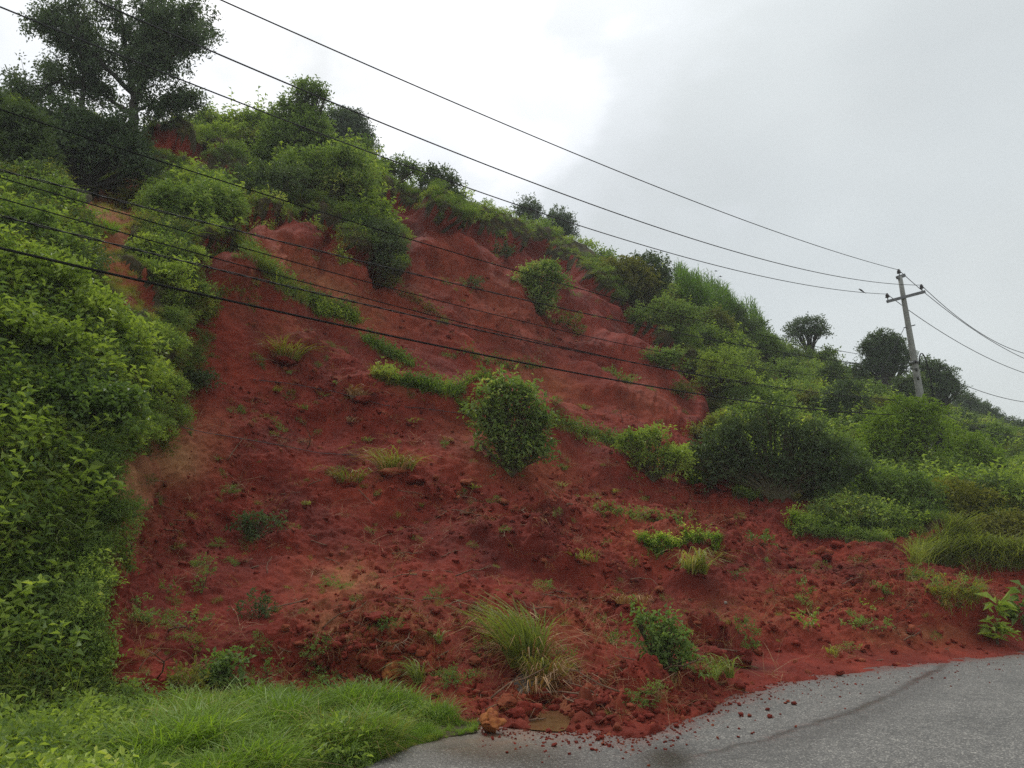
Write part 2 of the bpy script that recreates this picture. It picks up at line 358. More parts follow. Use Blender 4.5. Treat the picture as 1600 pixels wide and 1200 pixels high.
def logd(x, y):
    q = np.stack([x, y], -1).reshape(-1, 2) / 300.
    r = np.linalg.norm(q[:, None] - _xy[None], axis=-1)
    return (np.where(r > 0, r * r * np.log(r + 1e-12), 0) @ _w[:-3] + _w[-3] + q @ _w[-2:]).reshape(np.shape(x))
ROAD_EDGE = [(-450,1640),(-100,1470),(200,1342),(400,1262),(560,1202),(640,1168),(700,1151),(745,1141)]
def bottom(px): return np.where(px < 760, np.interp(px, *zip(*ROAD_EDGE)) + 6, toe(px) + 50 * sstep(745, 900, px) + 4)

colx = np.concatenate([np.linspace(-450, -30, 60)[:-1], np.linspace(-30, 1630, 800), np.linspace(1630, 2050, 50)[1:]])
NC = len(colx); NB = 40; NR = 620
vv = np.concatenate([np.linspace(0, 1, NB + 1)[:-1] - 1, np.linspace(0, 1, NR)])    # v<0: from the road edge to the toe
PX = np.repeat(colx[None], len(vv), 0)
tp, sk, bt = toe(colx), skyl(colx), bottom(colx)
PY = np.where(vv[:, None] < 0, tp[None] + (bt - tp)[None] * (-vv[:, None]), tp[None] + (sk - tp)[None] * vv[:, None])
# smooth depth from a coarse lattice
gx = np.linspace(-450, 2050, 180); gy = np.linspace(100, 1240, 150)
GX, GY = np.meshgrid(gx, gy); GD = logd(GX, GY)
def bil(x, y):
    fx = np.clip((x - gx[0]) / (gx[1] - gx[0]), 0, len(gx) - 1.001); fy = np.clip((y - gy[0]) / (gy[1] - gy[0]), 0, len(gy) - 1.001)
    i = fx.astype(int); j = fy.astype(int); a = fx - i; b = fy - j
    return GD[j, i] * (1 - a) * (1 - b) + GD[j, i + 1] * a * (1 - b) + GD[j + 1, i] * (1 - a) * b + GD[j + 1, i + 1] * a * b
D = np.exp(bil(PX, PY))
_c = np.log(dplane(colx, tp)) - np.log(D[NB]); D[NB:] *= np.exp(_c[None] * (1 - sstep(0, 110, tp[None] - PY[NB:])))
P = unproj(PX, PY, D)
low = vv < 0
flat = unproj(PX[low], PY[low], dplane(PX[low], PY[low], -0.03))
tt = (-vv[low])[:, None]                                       # 0 at toe, 1 at road edge
lx = PX[low]
zedge = np.where(lx < 745, 0.012 - 0.03 * sstep(0.75, 1.0, tt), -0.05 - 0.0 * tt)
zt = P[NB][None, :, 2]
zz = np.where(lx < 760, zt * (1 - sstep(0, 0.5, tt)) + zedge * sstep(0, 0.5, tt), zedge * sstep(0, 0.3, tt))
P[low] = unproj(lx, PY[low], dplane(lx, PY[low], zz))
sh = P.shape[:2]
px, py = PX.ravel(), PY.ravel(); V = P.reshape(-1, 3).copy()

# ---- large relief
G0 = V.reshape(*sh, 3)
du = np.gradient(G0, axis=1); dv = np.gradient(G0, axis=0); nrm = np.cross(du, dv); nrm /= np.linalg.norm(nrm, axis=-1)[..., None] + 1e-9
nrm *= np.sign(np.sum(nrm * (np.array([0, 0, CH]) - G0), -1, keepdims=True)); nrm = nrm.reshape(-1, 3)
up = sstep(0.0, 60, toe(px) - py); dist = np.hypot(V[:, 0], V[:, 1])
V += nrm * (fbm(V * 0.3, 2, 11) * 0.5 * (0.35 + 0.65 * up) * np.clip(dist / 14, 0.3, 2) * up)[:, None]
# steps: ledges with cut faces below lips of turf
def bump_px(x, y, a, b, rot, h):
    c, s2 = math.cos(math.radians(rot)), math.sin(math.radians(rot)); dx, dy = px - x, py - y
    q = ((dx * c + dy * s2) / a) ** 2 + ((-dx * s2 + dy * c) / b) ** 2
    V[:] += nrm * (h * np.exp(-q * q))[:, None]
for b_ in [(1340,985,190,30,-4,.22),(1500,965,170,30,-5,.28),(1150,985,110,34,-8,.20),(1250,930,90,26,0,.25),(1420,900,90,24,0,.25),(1020,1080,90,26,0,.10),(600,1020,90,40,0,.18),(900,860,120,26,10,.2),(865,1118,34,22,-20,-.16),(840,1075,38,26,30,-.25),(680,625,80,26,12,.45),(810,675,75,70,25,.55),(450,548,40,14,5,.30),(560,610,30,14,0,.25),(1035,850,45,16,8,.30),(1100,1000,45,24,0,.25),(430,440,35,70,-35,.35),(355,420,36,48,0,.5),
           (640,380,50,30,30,.5),(735,640,35,12,20,.3),(990,945,40,22,20,.35),(1400,860,60,20,0,.25),(560,400,36,60,0,.6),(700,365,22,70,-40,.55),(350,395,40,20,0,-.35),(300,610,30,60,0,-.3),(470,365,80,22,12,.35),(780,400,60,26,15,-.5),(620,360,40,40,0,-.4)]:
    bump_px(*b_)
px, py, _f = proj(V); _inv = _f < .5; px = np.where(_inv, PX.ravel(), px); py = np.where(_inv, PY.ravel(), py)
px = np.where(PY.ravel() > toe(PX.ravel()) - 3, PX.ravel(), px); py = np.where(PY.ravel() > toe(PX.ravel()) - 3, PY.ravel(), py)
# ---- masks laid on the ground
SOIL = [[(250,1300),(238,1120),(162,1085),(140,980),(160,870),(174,810),(162,780),(172,715),(212,692),(240,640),(248,570),(262,530),(300,505),(318,460),(300,400),(320,378),(370,372),(385,335),(440,328),(500,345),(548,372),(568,400),(600,430),(640,430),(630,380),(585,322),(600,302),(655,316),(708,342),(768,362),(840,375),(884,402),(918,427),(975,470),(1022,525),(1084,582),(1150,636),(1100,682),(1080,740),(1160,775),(1290,785),(1240,830),(1350,850),(1480,825),(1620,825),(2100,830),(2100,1300)],
        [(228,200),(290,208),(342,232),(330,262),(265,256),(228,238)], [(98,312),(190,303),(215,330),(188,400),(238,450),(242,492),(205,485),(158,440),(146,350),(98,338)],
        [(345,258),(398,266),(395,300),(358,298)], [(190,270),(235,275),(230,295),(195,292)], [(1190,565),(1235,575),(1230,600),(1195,590)], [(1580,290),(1600,300),(1600,330)],
        [(1055,545),(1075,560),(1068,585),(1050,570)]]
jit = np.stack([perlin(np.c_[px / 38, py / 38, px * 0], 5), perlin(np.c_[px / 38, py / 38, px * 0], 6)], -1) * 16 + np.stack([perlin(np.c_[px / 11, py / 11, px * 0], 7), perlin(np.c_[px / 11, py / 11, px * 0], 8)], -1) * 9
soil = np.zeros(len(px), bool)
for pl in SOIL: soil |= inpoly(px + jit[:, 0], py + jit[:, 1], pl)
verge = (px < 752) & (py > toe(px) - 2)
soil &= ~(verge & (px > 250)) 
soilf = soil.astype(float)
def blobs(lst):
    r = np.zeros(len(px))
    for x, y, a, b, rot, s in lst:
        c, s_ = math.cos(math.radians(rot)), math.sin(math.radians(rot)); dx, dy = px - x, py - y
        q = ((dx * c + dy * s_) / a) ** 2 + ((-dx * s_ + dy * c) / b) ** 2
        r = np.maximum(r, s * np.exp(-q * 1.2))
    return r
orange = blobs([(800,700,110,50,25,.75),(850,590,80,30,25,.8),(480,420,130,45,25,.6),(560,480,90,35,30,.7),(430,370,60,30,20,.35),(640,450,60,90,-30,.3),(520,900,80,50,0,.25),(600,1000,110,60,10,.4),(560,1060,70,30,0,.35),(380,450,50,60,0,.35),
                (1180,960,120,40,0,.3),(1320,940,100,40,0,.3),(1420,1000,120,22,0,.4),(930,1110,120,30,0,.3),(780,470,60,130,-60,.3),(700,400,30,60,0,.25),(880,980,60,60,0,.35),(450,520,60,50,0,.3),(1040,830,90,40,0,.3),(330,680,40,60,0,.5),(285,600,40,90,0,.6),(150,330,60,50,0,.9),(190,410,50,50,0,.8),(1010,620,60,40,30,.35)])
yellow = blobs([(200,755,50,80,12,1.0),(280,715,42,36,-30,1.0),(545,905,45,30,0,.4),(615,990,45,22,0,.4),(520,975,50,25,30,.35),(860,1110,50,20,0,.35),(1450,990,60,12,0,.3),(150,325,50,30,0,.6),(515,440,60,12,28,.35),(190,350,60,80,0,.35),(640,600,25,15,0,.3)])
rough = blobs([(900,820,190,80,15,.8),(580,1010,120,80,0,1.0),(1000,1090,170,55,0,1.),(700,780,120,40,15,.8),(560,620,110,50,20,.7),(850,500,90,30,25,.5),(1150,820,160,60,10,.85),(1350,930,220,80,0,.75),(850,1090,120,40,0,1.),(400,800,120,60,0,.4),(300,830,70,50,0,.5),(1450,870,150,40,0,.6),
                (450,640,90,60,0,.4),(700,500,120,50,25,.3),(1040,720,90,50,20,.6),(1090,1010,70,50,0,.9),(950,950,120,60,0,.7),(620,860,80,80,0,.35),(750,980,60,90,0,.6)])
# ---- relief
up = sstep(0.0, 60, toe(px) - py)                                # relief fades in above the toe line
steep = sstep(0.35, 0.75, 1 - nrm[:, 2])
dist = np.hypot(V[:, 0], V[:, 1])
disp = np.zeros(len(V))
s_ = soilf
def blur(a, r):
    a = a.reshape(sh).astype(float)
    for ax in (0, 1):
        c = np.cumsum(np.pad(a, [(r + 1, r) if q == ax else (0, 0) for q in (0, 1)], mode='edge'), axis=ax)
        a = (np.take(c, range(2 * r + 1, c.shape[ax]), ax) - np.take(c, range(0, c.shape[ax] - 2 * r - 1), ax)) / (2 * r + 1)
    return a.ravel()
b1, b2_ = blur(soilf, 3), blur(soilf, 16)
lipw = sstep(80, 200, toe(px) - py) * (1 - sstep(1150, 1250, px) * .8) * np.where((px < 270) & (py < 530), .25, 1) * (1 - .85 * sstep(1000, 1060, px) * sstep(650, 700, py))
disp -= 0.42 * sstep(.35, .85, b1) * (1 - .75 * sstep(.62, 1.0, b2_)) * lipw * np.clip(dist / 18, .6, 1.4)
disp += 0.22 * (1 - sstep(.1, .6, b1)) * sstep(.08, .4, b2_) * lipw
q1 = V * 0.9; m1 = sstep(-0.1, 0.35, fbm(V * 0.5, 3, 31))
disp += s_ * up * fbm(V * 1.3, 4, 21, 0.45) * 0.11
rgd = 1 - np.abs(fbm(V * np.array([1, 1, .55]) * 1.1, 4, 41)) * 2.2
disp += s_ * up * (rgd - 0.5) * 0.03
# rills down the scarps
ril = fbm(np.c_[px / 26 + py / 90, py / 160, px * 0], 4, 51) + 0.5 * fbm(np.c_[px / 9 + py / 40, py / 70, px * 0], 3, 52)
scarp = np.exp(-((np.interp(px, [300,330,385,440,500,550,600,650,700,760,830,870,900,955,1000,1060,1130], [400,378,350,345,355,380,345,345,372,392,405,430,455,500,555,610,660]) - py + 45) / 70) ** 2) * sstep(290, 330, px) * (1 - sstep(1080, 1160, px))
disp += s_ * ril * 0.11 * np.clip(scarp, 0, 1)
str_ = fbm(V * np.array([5.0, 1.2, 0.9]), 4, 55)
disp += s_ * str_ * 0.035 * np.clip(scarp + steep * .5, 0, 1)
rz = np.clip(rough * 1.1 + 0.22 * sstep(0.0, 0.5, fbm(V * 0.8, 3, 61)), 0, 1) * s_
sc_ = np.clip(dist / 11, 0.8, 2.2)
fade = sstep(-0.02, 0.10, V[:, 2])
idx = np.nonzero(rz > 0.02)[0]
Vi = V[idx]
for size, amp, sd_ in ((0.50, 0.24, 1), (0.25, 0.15, 2), (0.13, 0.085, 3), (0.07, 0.045, 4)):
    wv = Vi + 0.25 * size * np.stack([perlin(Vi * 3 / size, 70 + k) for k in range(3)], -1)
    dm = domes(wv / size, sd_, 0.55)
    pm = sstep(-0.15, 0.25, perlin(Vi / size / 2.6, 80 + sd_))
    disp[idx] += dm * size * (0.62 + .25 * (size > .2)) * rz[idx] * pm * (0.25 + 0.75 * fade[idx])
allf = np.nonzero((s_ > 0) & (dist < 26))[0]
disp[allf] += fbm(V[allf] * 9, 3, 91, 0.6) * 0.035 * (0.3 + 0.7 * up[allf])
disp += (1 - s_) * up * fbm(V * 1.2, 3, 95) * 0.25
# uneven lobes where the debris runs out on the asphalt
lob = fbm(V * 1.4, 4, 101) * 0.10 + fbm(V * 5, 3, 102) * 0.05
nearz = np.exp(-(V[:, 2] / 0.25) ** 2) * (px > 745)
V += nrm * disp[:, None]
V[:, 2] += lob * nearz * sstep(-0.06, 0.0, V[:, 2]) * (1 - .7 * sstep(1200, 1400, px))
V[verge.nonzero()[0], 2] += fbm(V[verge] * 3, 2, 111) * 0.004
over = toe(px) - py; zm = 0.012 + 0.0028 * np.clip(over - 8, 0, 60)
V[:, 2] = np.where((px > 752) & (over > 4) & (V[:, 2] < zm), zm + (V[:, 2] - zm) * 0.12, V[:, 2])
S3 = V.reshape(*sh, 3)
# ground beyond the skyline falls away gently
back = []
for k, mult in enumerate((1.02, 1.06, 1.15, 1.3, 1.6, 2.2, 3.2)):
    b_ = S3[-1].copy(); b_[:, :2] *= mult; dd = np.hypot(*(b_[:, :2] - S3[-1][:, :2]).T)
    b_[:, 2] = S3[-1][:, 2] - 0.06 * dd - 0.002 * dd ** 2 * (dd < 60) - (dd >= 60) * (7.2 + 0.1 * (dd - 60)); b_[:, 2] = np.maximum(b_[:, 2], -0.3)
    back.append(b_)
full = np.concatenate([S3, np.array(back)], 0)
nr, nc = full.shape[:2]
ii = (np.arange(nr - 1)[:, None] * nc + np.arange(nc - 1)[None]).ravel()
quads = np.stack([ii, ii + 1, ii + 1 + nc, ii + nc], -1)
cols = np.zeros((nr * nc, 4), np.float32); cols[:len(px), 0] = soilf; cols[:len(px), 1] = orange; cols[:len(px), 2] = yellow; cols[:, 3] = 1
hill = link(mesh_np('hillside', full.reshape(-1, 3), quads, M['soil'], True, cols=cols)); hill['kind'] = 'structure'
# look-ups on the finished ground
SURF = S3; SOILG = soilf.reshape(sh)
def ground(x, y):
    qx_, qy_ = float(x), float(y)
    for _ in range(7):
        p_ = ground0(qx_, qy_); a_, b_, f__ = proj(p_)
        if f__ < .5: break
        qx_ += .8 * (x - float(a_)); qy_ += .8 * (y - float(b_)); qy_ = max(qy_, float(skyl(qx_)))
    return ground0(qx_, qy_)
def ground0(x, y):
    c = np.interp(x, colx, np.arange(NC)); a, b_ = toe(x), skyl(x)
    r = NB + (y - a) / (b_ - a) * (NR - 1) if y <= a else NB * (1 - (y - a) / max(1e-6, float(bottom(np.array(x * 1.0))) - a))
    r = min(max(r, 0), sh[0] - 1.001); c = min(max(c, 0), NC - 1.001); i, j = int(r), int(c); fa, fb = r - i, c - j
    return (SURF[i, j] * (1 - fa) * (1 - fb) + SURF[i + 1, j] * fa * (1 - fb) + SURF[i, j + 1] * (1 - fa) * fb + SURF[i + 1, j + 1] * fa * fb)
gu = np.gradient(SURF, 4, axis=1); gv = np.gradient(SURF, 4, axis=0)
NRM = np.cross(gu, gv); NRM /= np.linalg.norm(NRM, axis=-1)[..., None] + 1e-9; NRM *= np.sign(np.sum(NRM * (np.array([0, 0, CH]) - SURF), -1, keepdims=True))

# ---- plain ground under everything, to the horizon
g = link(mesh_np('ground', np.array([(-420, -420, -0.12), (420, -420, -0.12), (420, 420, -0.12), (-420, 420, -0.12)], float), np.array([[0, 1, 2, 3]]), plain('ground_soil', (0.05, 0.055, 0.025), 0.9, 0.4, 0.4))); g['kind'] = 'structure'

# ---- road
t = NT('asphalt')
agg = t.new('ShaderNodeTexVoronoi'); agg.inputs['Scale'].default_value = 75; t.l.new(t.pos, agg.inputs['Vector'])
agc = t.new('ShaderNodeSeparateColor'); t.l.new(agg.outputs['Color'], agc.inputs[0])
a1 = t.ramp(agc.outputs[0], (0.0, (0.070, 0.066, 0.060)), (0.5, (0.132, 0.125, 0.114)), (0.82, (0.20, 0.19, 0.172)), (1.0, (0.42, 0.39, 0.345)))
a1 = t.mix(t.ramp(agg.outputs['Distance'], (0.3, 0.0), (0.7, 0.6)), a1, (0.05, 0.046, 0.042))
n1_ = t.noise(0.7, 6, 0.6, dist=0.6); n2_ = t.noise(6, 6, 0.65)
a1 = t.mix(1.0, a1, t.ramp(n1_, (0.3, 0.66), (0.7, 1.2)), 'MULTIPLY'); a1 = t.mix(1.0, a1, t.ramp(n2_, (0.3, 0.75), (0.7, 1.2)), 'MULTIPLY')
mk = t.attr('mask'); sp = t.new('ShaderNodeSeparateColor'); t.l.new(mk.outputs['Color'], sp.inputs[0])
mudf = t.math('ADD', sp.outputs[0], t.math('MULTIPLY', t.math('SUBTRACT', n2_, 0.5), 0.9)); mudf = t.math('ADD', mudf, t.math('MULTIPLY', t.math('SUBTRACT', t.noise(38, 4, .7), 0.5), 0.8))
mud = t.ramp(mudf, (0.30, 0.0), (0.62, 0.8), (0.9, 1.0))
a1 = t.mix(mud, a1, t.ramp(n2_, (0.3, (0.085, 0.024, 0.018)), (0.7, (0.17, 0.055, 0.036))))
yl = t.math('MULTIPLY', sp.outputs[1], t.ramp(n2_, (0.3, 0.5), (0.6, 1.0)), True)
a1 = t.mix(yl, a1, (0.22, 0.135, 0.065))
wet = t.math('ADD', sp.outputs[2], t.math('MULTIPLY', t.math('SUBTRACT', n1_, 0.5), 0.8), True)
a1 = t.mix(t.math('MULTIPLY', wet, 0.78), a1, (0.022, 0.017, 0.014))
t.set(t.p.inputs['Base Color'], a1)
t.set(t.p.inputs['Roughness'], t.ramp(wet, (0.2, 0.62), (0.8, 0.26))); t.p.inputs['Specular IOR Level'].default_value = 0.5
hb = t.math('ADD', t.math('MULTIPLY', agg.outputs['Distance'], -1.0), t.math('MULTIPLY', n2_, 0.6)); bb = t.bump(hb, 0.45, 0.008)
t.set(bb.inputs['Strength'], t.ramp(wet, (0.3, 0.55), (0.9, 0.12))); M['asphalt'] = t.m
rx = np.concatenate([np.linspace(-14, -4, 20)[:-1], np.linspace(-4, 16, 420), np.linspace(16, 40, 60)[1:]]); ry = np.concatenate([np.linspace(-5, 3.5, 30)[:-1], np.linspace(3.5, 17, 330), np.linspace(17, 24, 40)[1:]])
RX, RY = np.meshgrid(rx, ry)
# the sheet ends under the verge and the debris
tw = np.array([unproj(x, y, dplane(x, y))[:2] for x, y in [(p_[0], p_[1]) for p_ in TOE if p_[0] > 760]])
ex = np.concatenate([[-14, -6, -1.6], tw[:, 0]]); ey = np.concatenate([[8.2, 8.2, 8.2], tw[:, 1] + 1.2])
lim = np.interp(RX, ex, ey); lim = np.where(RX < -0.9, 9.0, lim)
RZ = np.zeros_like(RX)
rv = np.stack([RX, np.minimum(RY, lim), RZ - 0.0], -1)
qx, qy, qf = proj(rv); qf = np.maximum(qf, 0.1)
crack = [(1475,1040),(1425,1068),(1385,1090),(1330,1112),(1260,1135),(1180,1158),(1100,1180),(1010,1200)]
cy_ = np.interp(qx, [c[0] for c in crack][::-1], [c[1] for c in crack][::-1]); inx = sstep(1000, 1100, qx) * (1 - sstep(1470, 1500, qx))
wob = perlin(np.c_[rv.reshape(-1, 3) * 3], 3).reshape(RX.shape) * 5
crk = 0.72 * np.exp(-((qy - cy_ - wob) / (4.5 + 4 * sstep(1200, 1420, qx))) ** 2) * inx
mudm = .30 * np.exp(-((qy - cy_ - wob) / 16) ** 2) * inx
mudm = np.maximum(mudm, 0.85 * np.exp(-np.clip((qy - toe(qx)), 0, 999) / 9.0) * (qx > 745))
mudm = np.maximum(mudm, 0.62 * np.exp(-np.clip((qy - toe(qx)), 0, 999) / 36.0) * (qx > 745) * (1 - .45 * sstep(1150, 1300, qx)))
mudm = np.maximum(mudm, 0.3 * np.exp(-((qy - 1160) / 40) ** 2 - ((qx - 720) / 110) ** 2))
yel = 0.95 * np.exp(-((qy - 1120) / 28) ** 2 - ((qx - 862 + (qy - 1120) * .8) / 45) ** 2); yel = np.maximum(yel, 0.62 * np.exp(-((qy - 1160) / 22) ** 2 - ((qx - 770) / 100) ** 2))
wetm = 0.75 * np.exp(-((qy - 1185) / 30) ** 2 - ((qx - 1050) / 60) ** 2) + 0.55 * np.exp(-((qy - 1190) / 40) ** 2 - ((qx - 860) / 150) ** 2) + 0.5 * np.exp(-((qy - 1160) / 40) ** 2 - ((qx - 700) / 120) ** 2)
wetm = np.maximum(wetm, crk); wetm = np.maximum(wetm, .45 * np.exp(-((qy - cy_ - 14) / 22) ** 2) * inx)
wetm = np.maximum(wetm, np.exp(-np.clip((qy - toe(qx)), 0, 999) / 18.0) * 0.4)
behind = (rv[..., 1] < 2.5) | (qf < 1); mudm[behind] = 0; yel[behind] = 0; wetm[behind] = 0.2
rc = np.stack([mudm, yel, wetm, np.ones_like(mudm)], -1).reshape(-1, 4)
ii = (np.arange(len(ry) - 1)[:, None] * len(rx) + np.arange(len(rx) - 1)[None]).ravel()
rq = np.stack([ii, ii + 1, ii + 1 + len(rx), ii + len(rx)], -1)
rf = rv.reshape(-1, 3); area = np.abs(rf[rq[:, 3], 1] - rf[rq[:, 0], 1]) + np.abs(rf[rq[:, 2], 1] - rf[rq[:, 1], 1]); rq = rq[area > 1e-4]
road = link(mesh_np('road', rf, rq, M['asphalt'], True, cols=rc)); road['kind'] = 'structure'
# ================================================================== plants
def unit(a): return a / (np.linalg.norm(a, axis=-1, keepdims=True) + 1e-9)
def leaves_np(pos, ax, size, rng, wid=0.42, quad=True, droop=0.25):
    """pointed, slightly folded leaves. pos, ax: (n,3); size: (n,)"""
    n = len(pos); ax = unit(ax); up = rng.normal(0, 0.45, (n, 3)) + np.array([0, 0, 1.0])
    side = unit(np.cross(ax, up)); nn = np.cross(side, ax); s = size[:, None]
    a = pos; tip = pos + ax * s - nn * s * droop; m = pos + ax * s * 0.48
    l = m + side * s * wid * 0.5 + nn * s * 0.10; r = m - side * s * wid * 0.5 + nn * s * 0.10
    k = np.arange(n)[:, None] * 4
    v = np.stack([a, r, tip, l], 1).reshape(-1, 3)
    tint = np.repeat(np.clip(rng.normal(0.45, 0.28, n), 0, 1), 4)
    f_ = np.concatenate([k + np.array([0, 1, 2]), k + np.array([0, 2, 3])])
    return v, f_, tint
def blades_np(base, h, lean, rng, width=0.012, seg=4, curl=1.0):
    """arching grass blades. base (n,3), h (n,), lean (n,2)"""
    n = len(base); t_ = np.linspace(0, 1, seg + 1)[None, :, None]
    hh = h[:, None, None]; ln = np.concatenate([lean, np.zeros((n, 1))], 1)[:, None] * hh
    c = base[:, None] + np.array([0, 0, 1.0]) * hh * (t_ - 0.42 * curl * t_ ** 3) + ln * (0.25 * t_ + 0.75 * t_ ** 2)
    th = rng.uniform(0, 2 * math.pi, n); side = np.stack([np.cos(th), np.sin(th), np.zeros(n)], -1)[:, None]
    w = width * np.sqrt(np.maximum(1 - t_, 0)) * (0.6 + 0.4 * np.minimum(t_ * 4, 1)) * rng.uniform(0.6, 1.3, (n, 1, 1))
    v = np.stack([c - side * w / 2, c + side * w / 2], 2).reshape(-1, 3)
    k = np.arange(n)[:, None] * (seg + 1) * 2; f_ = []
    for j in range(seg): f_.append(k + np.array([0, 1, 3, 2]) + 2 * j)
    tint = np.repeat(np.clip(rng.normal(0.45, 0.28, n), 0, 1), (seg + 1) * 2)
    return v, np.concatenate(f_), tint
def cat(parts):
    v, f_, t_ = [], {}, []; n = 0
    for a, b, c in parts:
        v.append(a); f_.setdefault(b.shape[1], []).append(b + n); t_.append(c); n += len(a)
    return np.concatenate(v), [np.concatenate(x) for x in f_.values()], np.concatenate(t_)

def crown_np(lobes, leaf, rng, dens=1.0, leafn=8, wid=0.42, droop=0.25, upb=0.35, style='leaf'):
    """lobes: (x,y,z,r[,rz]) in metres; sprays of leaves over and inside the lobes, leaving gaps"""
    ps, axs = [], []; twigs = []
    for lb in lobes:
        x, y, z, r = lb[:4]; rz_ = lb[4] if len(lb) > 4 else r
        nt_ = int(dens * 3.6 * r * (r + rz_) / 2 * math.pi / (leafn * leaf * leaf * 0.30)) + 2
        d = unit(rng.normal(0, 1, (nt_, 3))); d[:, 2] = np.where(d[:, 2] < -0.45, -d[:, 2], d[:, 2])
        lump = 1 + 0.30 * perlin(d * 2.3 + np.array([x, y, z]) * 3.1, 5) * 2 + 0.2 * perlin(d * 5.3 + 9 + x, 6)
        rad = (rng.uniform(0.35, 1.0, nt_) ** 0.45) * lump * np.where(rng.uniform(0, 1, nt_) < .13, rng.uniform(1.1, 1.45, nt_), 1)
        c = np.array([x, y, z]) + d * rad[:, None] * np.array([r, r, rz_])
        ps.append(c); axs.append(d)
    c = np.concatenate(ps); d = np.concatenate(axs); nt_ = len(c)
    # sprays: leaves along a short twig
    tdir = unit(d + rng.normal(0, 0.5, (nt_, 3)) + np.array([0, 0, upb])); tl = leaf * rng.uniform(1.6, 3.4, nt_)
    u = np.linspace(0, 1, leafn)[None, :, None]
    pos = c[:, None] + tdir[:, None] * tl[:, None, None] * u + rng.normal(0, leaf * 0.22, (nt_, leafn, 3))
    pos[:, :, 2] -= (u[..., 0] ** 2) * tl[:, None] * 0.25
    ld = unit(tdir[:, None] * 0.6 + rng.normal(0, 0.75, (nt_, leafn, 3)) + np.array([0, 0, 0.05]))
    sz = leaf * rng.uniform(0.6, 1.25, (nt_, leafn))
    v, f_, tint = leaves_np(pos.reshape(-1, 3), ld.reshape(-1, 3), sz.reshape(-1), rng, wid, droop=droop)
    tt_ = np.repeat(np.repeat(rng.normal(0, 0.14, nt_), leafn), 4); tint = np.clip(tint + tt_, 0, 1)
    return v, f_, tint
def limbs_np(lobes, rng, r0, sub=5):
    """a trunk that parts into limbs, one to each lobe, with twigs inside"""
    parts = []; top = min(l[2] for l in lobes) * 0.45
    for lb in lobes:
        x, y, z, r = lb[:4]; c = np.array([x, y, z]); b0 = np.array([0, 0, -0.15]); m = np.array([x * .12, y * .12, max(0.05, min(top, z * .5))])
        t_ = np.linspace(0, 1, 7)[:, None]
        pts = b0 * (1 - t_) ** 2 + 2 * m * t_ * (1 - t_) + c * t_ ** 2; pts[1:-1] += rng.normal(0, 0.04 * r, (5, 3))
        parts.append(tube(pts, np.linspace(r0, r0 * 0.28, 7), 6))
        for _ in range(sub):
            s_ = pts[rng.integers(3, 7)]; e = c + unit(rng.normal(0, 1, 3)) * r * 0.85; e[2] = max(e[2], z - 0.4 * r)
            mm = (s_ + e) / 2 + rng.normal(0, 0.1 * r, 3)
            parts.append(tube([s_, mm, e], [r0 * 0.3, r0 * 0.2, r0 * 0.07], 4, False))
    return join(parts)
NP = [0]
def plant(name, label, cat_, x, y, lobes, leaf, mat, dens=1.0, group=None, r0=None, wid=0.42, leafn=8, droop=0.25, d=None, sub=4, stemmat='stem', part=('foliage', 'stem'), upb=0.35, extra=None):
    """x, y: where the foot stands (looked up on the ground); lobes: (dx, dy up, r[, rz]) in the same units; leaf likewise"""
    NP[0] += 1; rng = np.random.default_rng(1000 + NP[0])
    base = ground(x, y) if d is None else unproj(x, y, d)
    k = depth(base) / FPX; lo = []; leaf = leaf * 1.15
    nl = []
    for lb in lobes:
        if lb[2] < 13: nl.append(lb); continue
        q = (lb[3] / lb[2]) if len(lb) > 3 else 1.0; nl.append((lb[0], lb[1], lb[2] * .66, lb[2] * .66 * q))
        for _ in range(6):
            a_ = rng.uniform(-.5, 3.6); rr_ = lb[2] * rng.uniform(.45, .80); sz_ = lb[2] * rng.uniform(.26, .46); nl.append((lb[0] + math.cos(a_) * rr_, lb[1] + math.sin(a_) * rr_ * q, sz_, sz_ * q))
    lobes = nl
    for lb in lobes:
        r = lb[2] * k; lo.append((lb[0] * k, (rng.uniform(-.9, .6) * r if len(lobes) > 1 else 0), lb[1] * k, r, (lb[3] * k if len(lb) > 3 else r)))
    e = tag(empty(name, tuple(base)), label, cat_, group)
    v, f_, tn = crown_np(lo, leaf * k, rng, dens, leafn, wid, droop, upb)
    if extra is not None:
        ev, ef, et = extra(rng, k); v, f_, tn = cat([(v, f_, tn), (ev, ef, et)])
    link(mesh_np(part[0], v, f_, M[mat], tint=tn), part[0], e)
    r0 = (r0 if r0 is not None else max(1.5, max(l[2] for l in lobes) * 0.07)) * k
    lv, lf = limbs_np(lo, rng, r0, sub); link(mesh_np(part[1], lv, lf, M[stemmat], True), part[1], e)
    return e
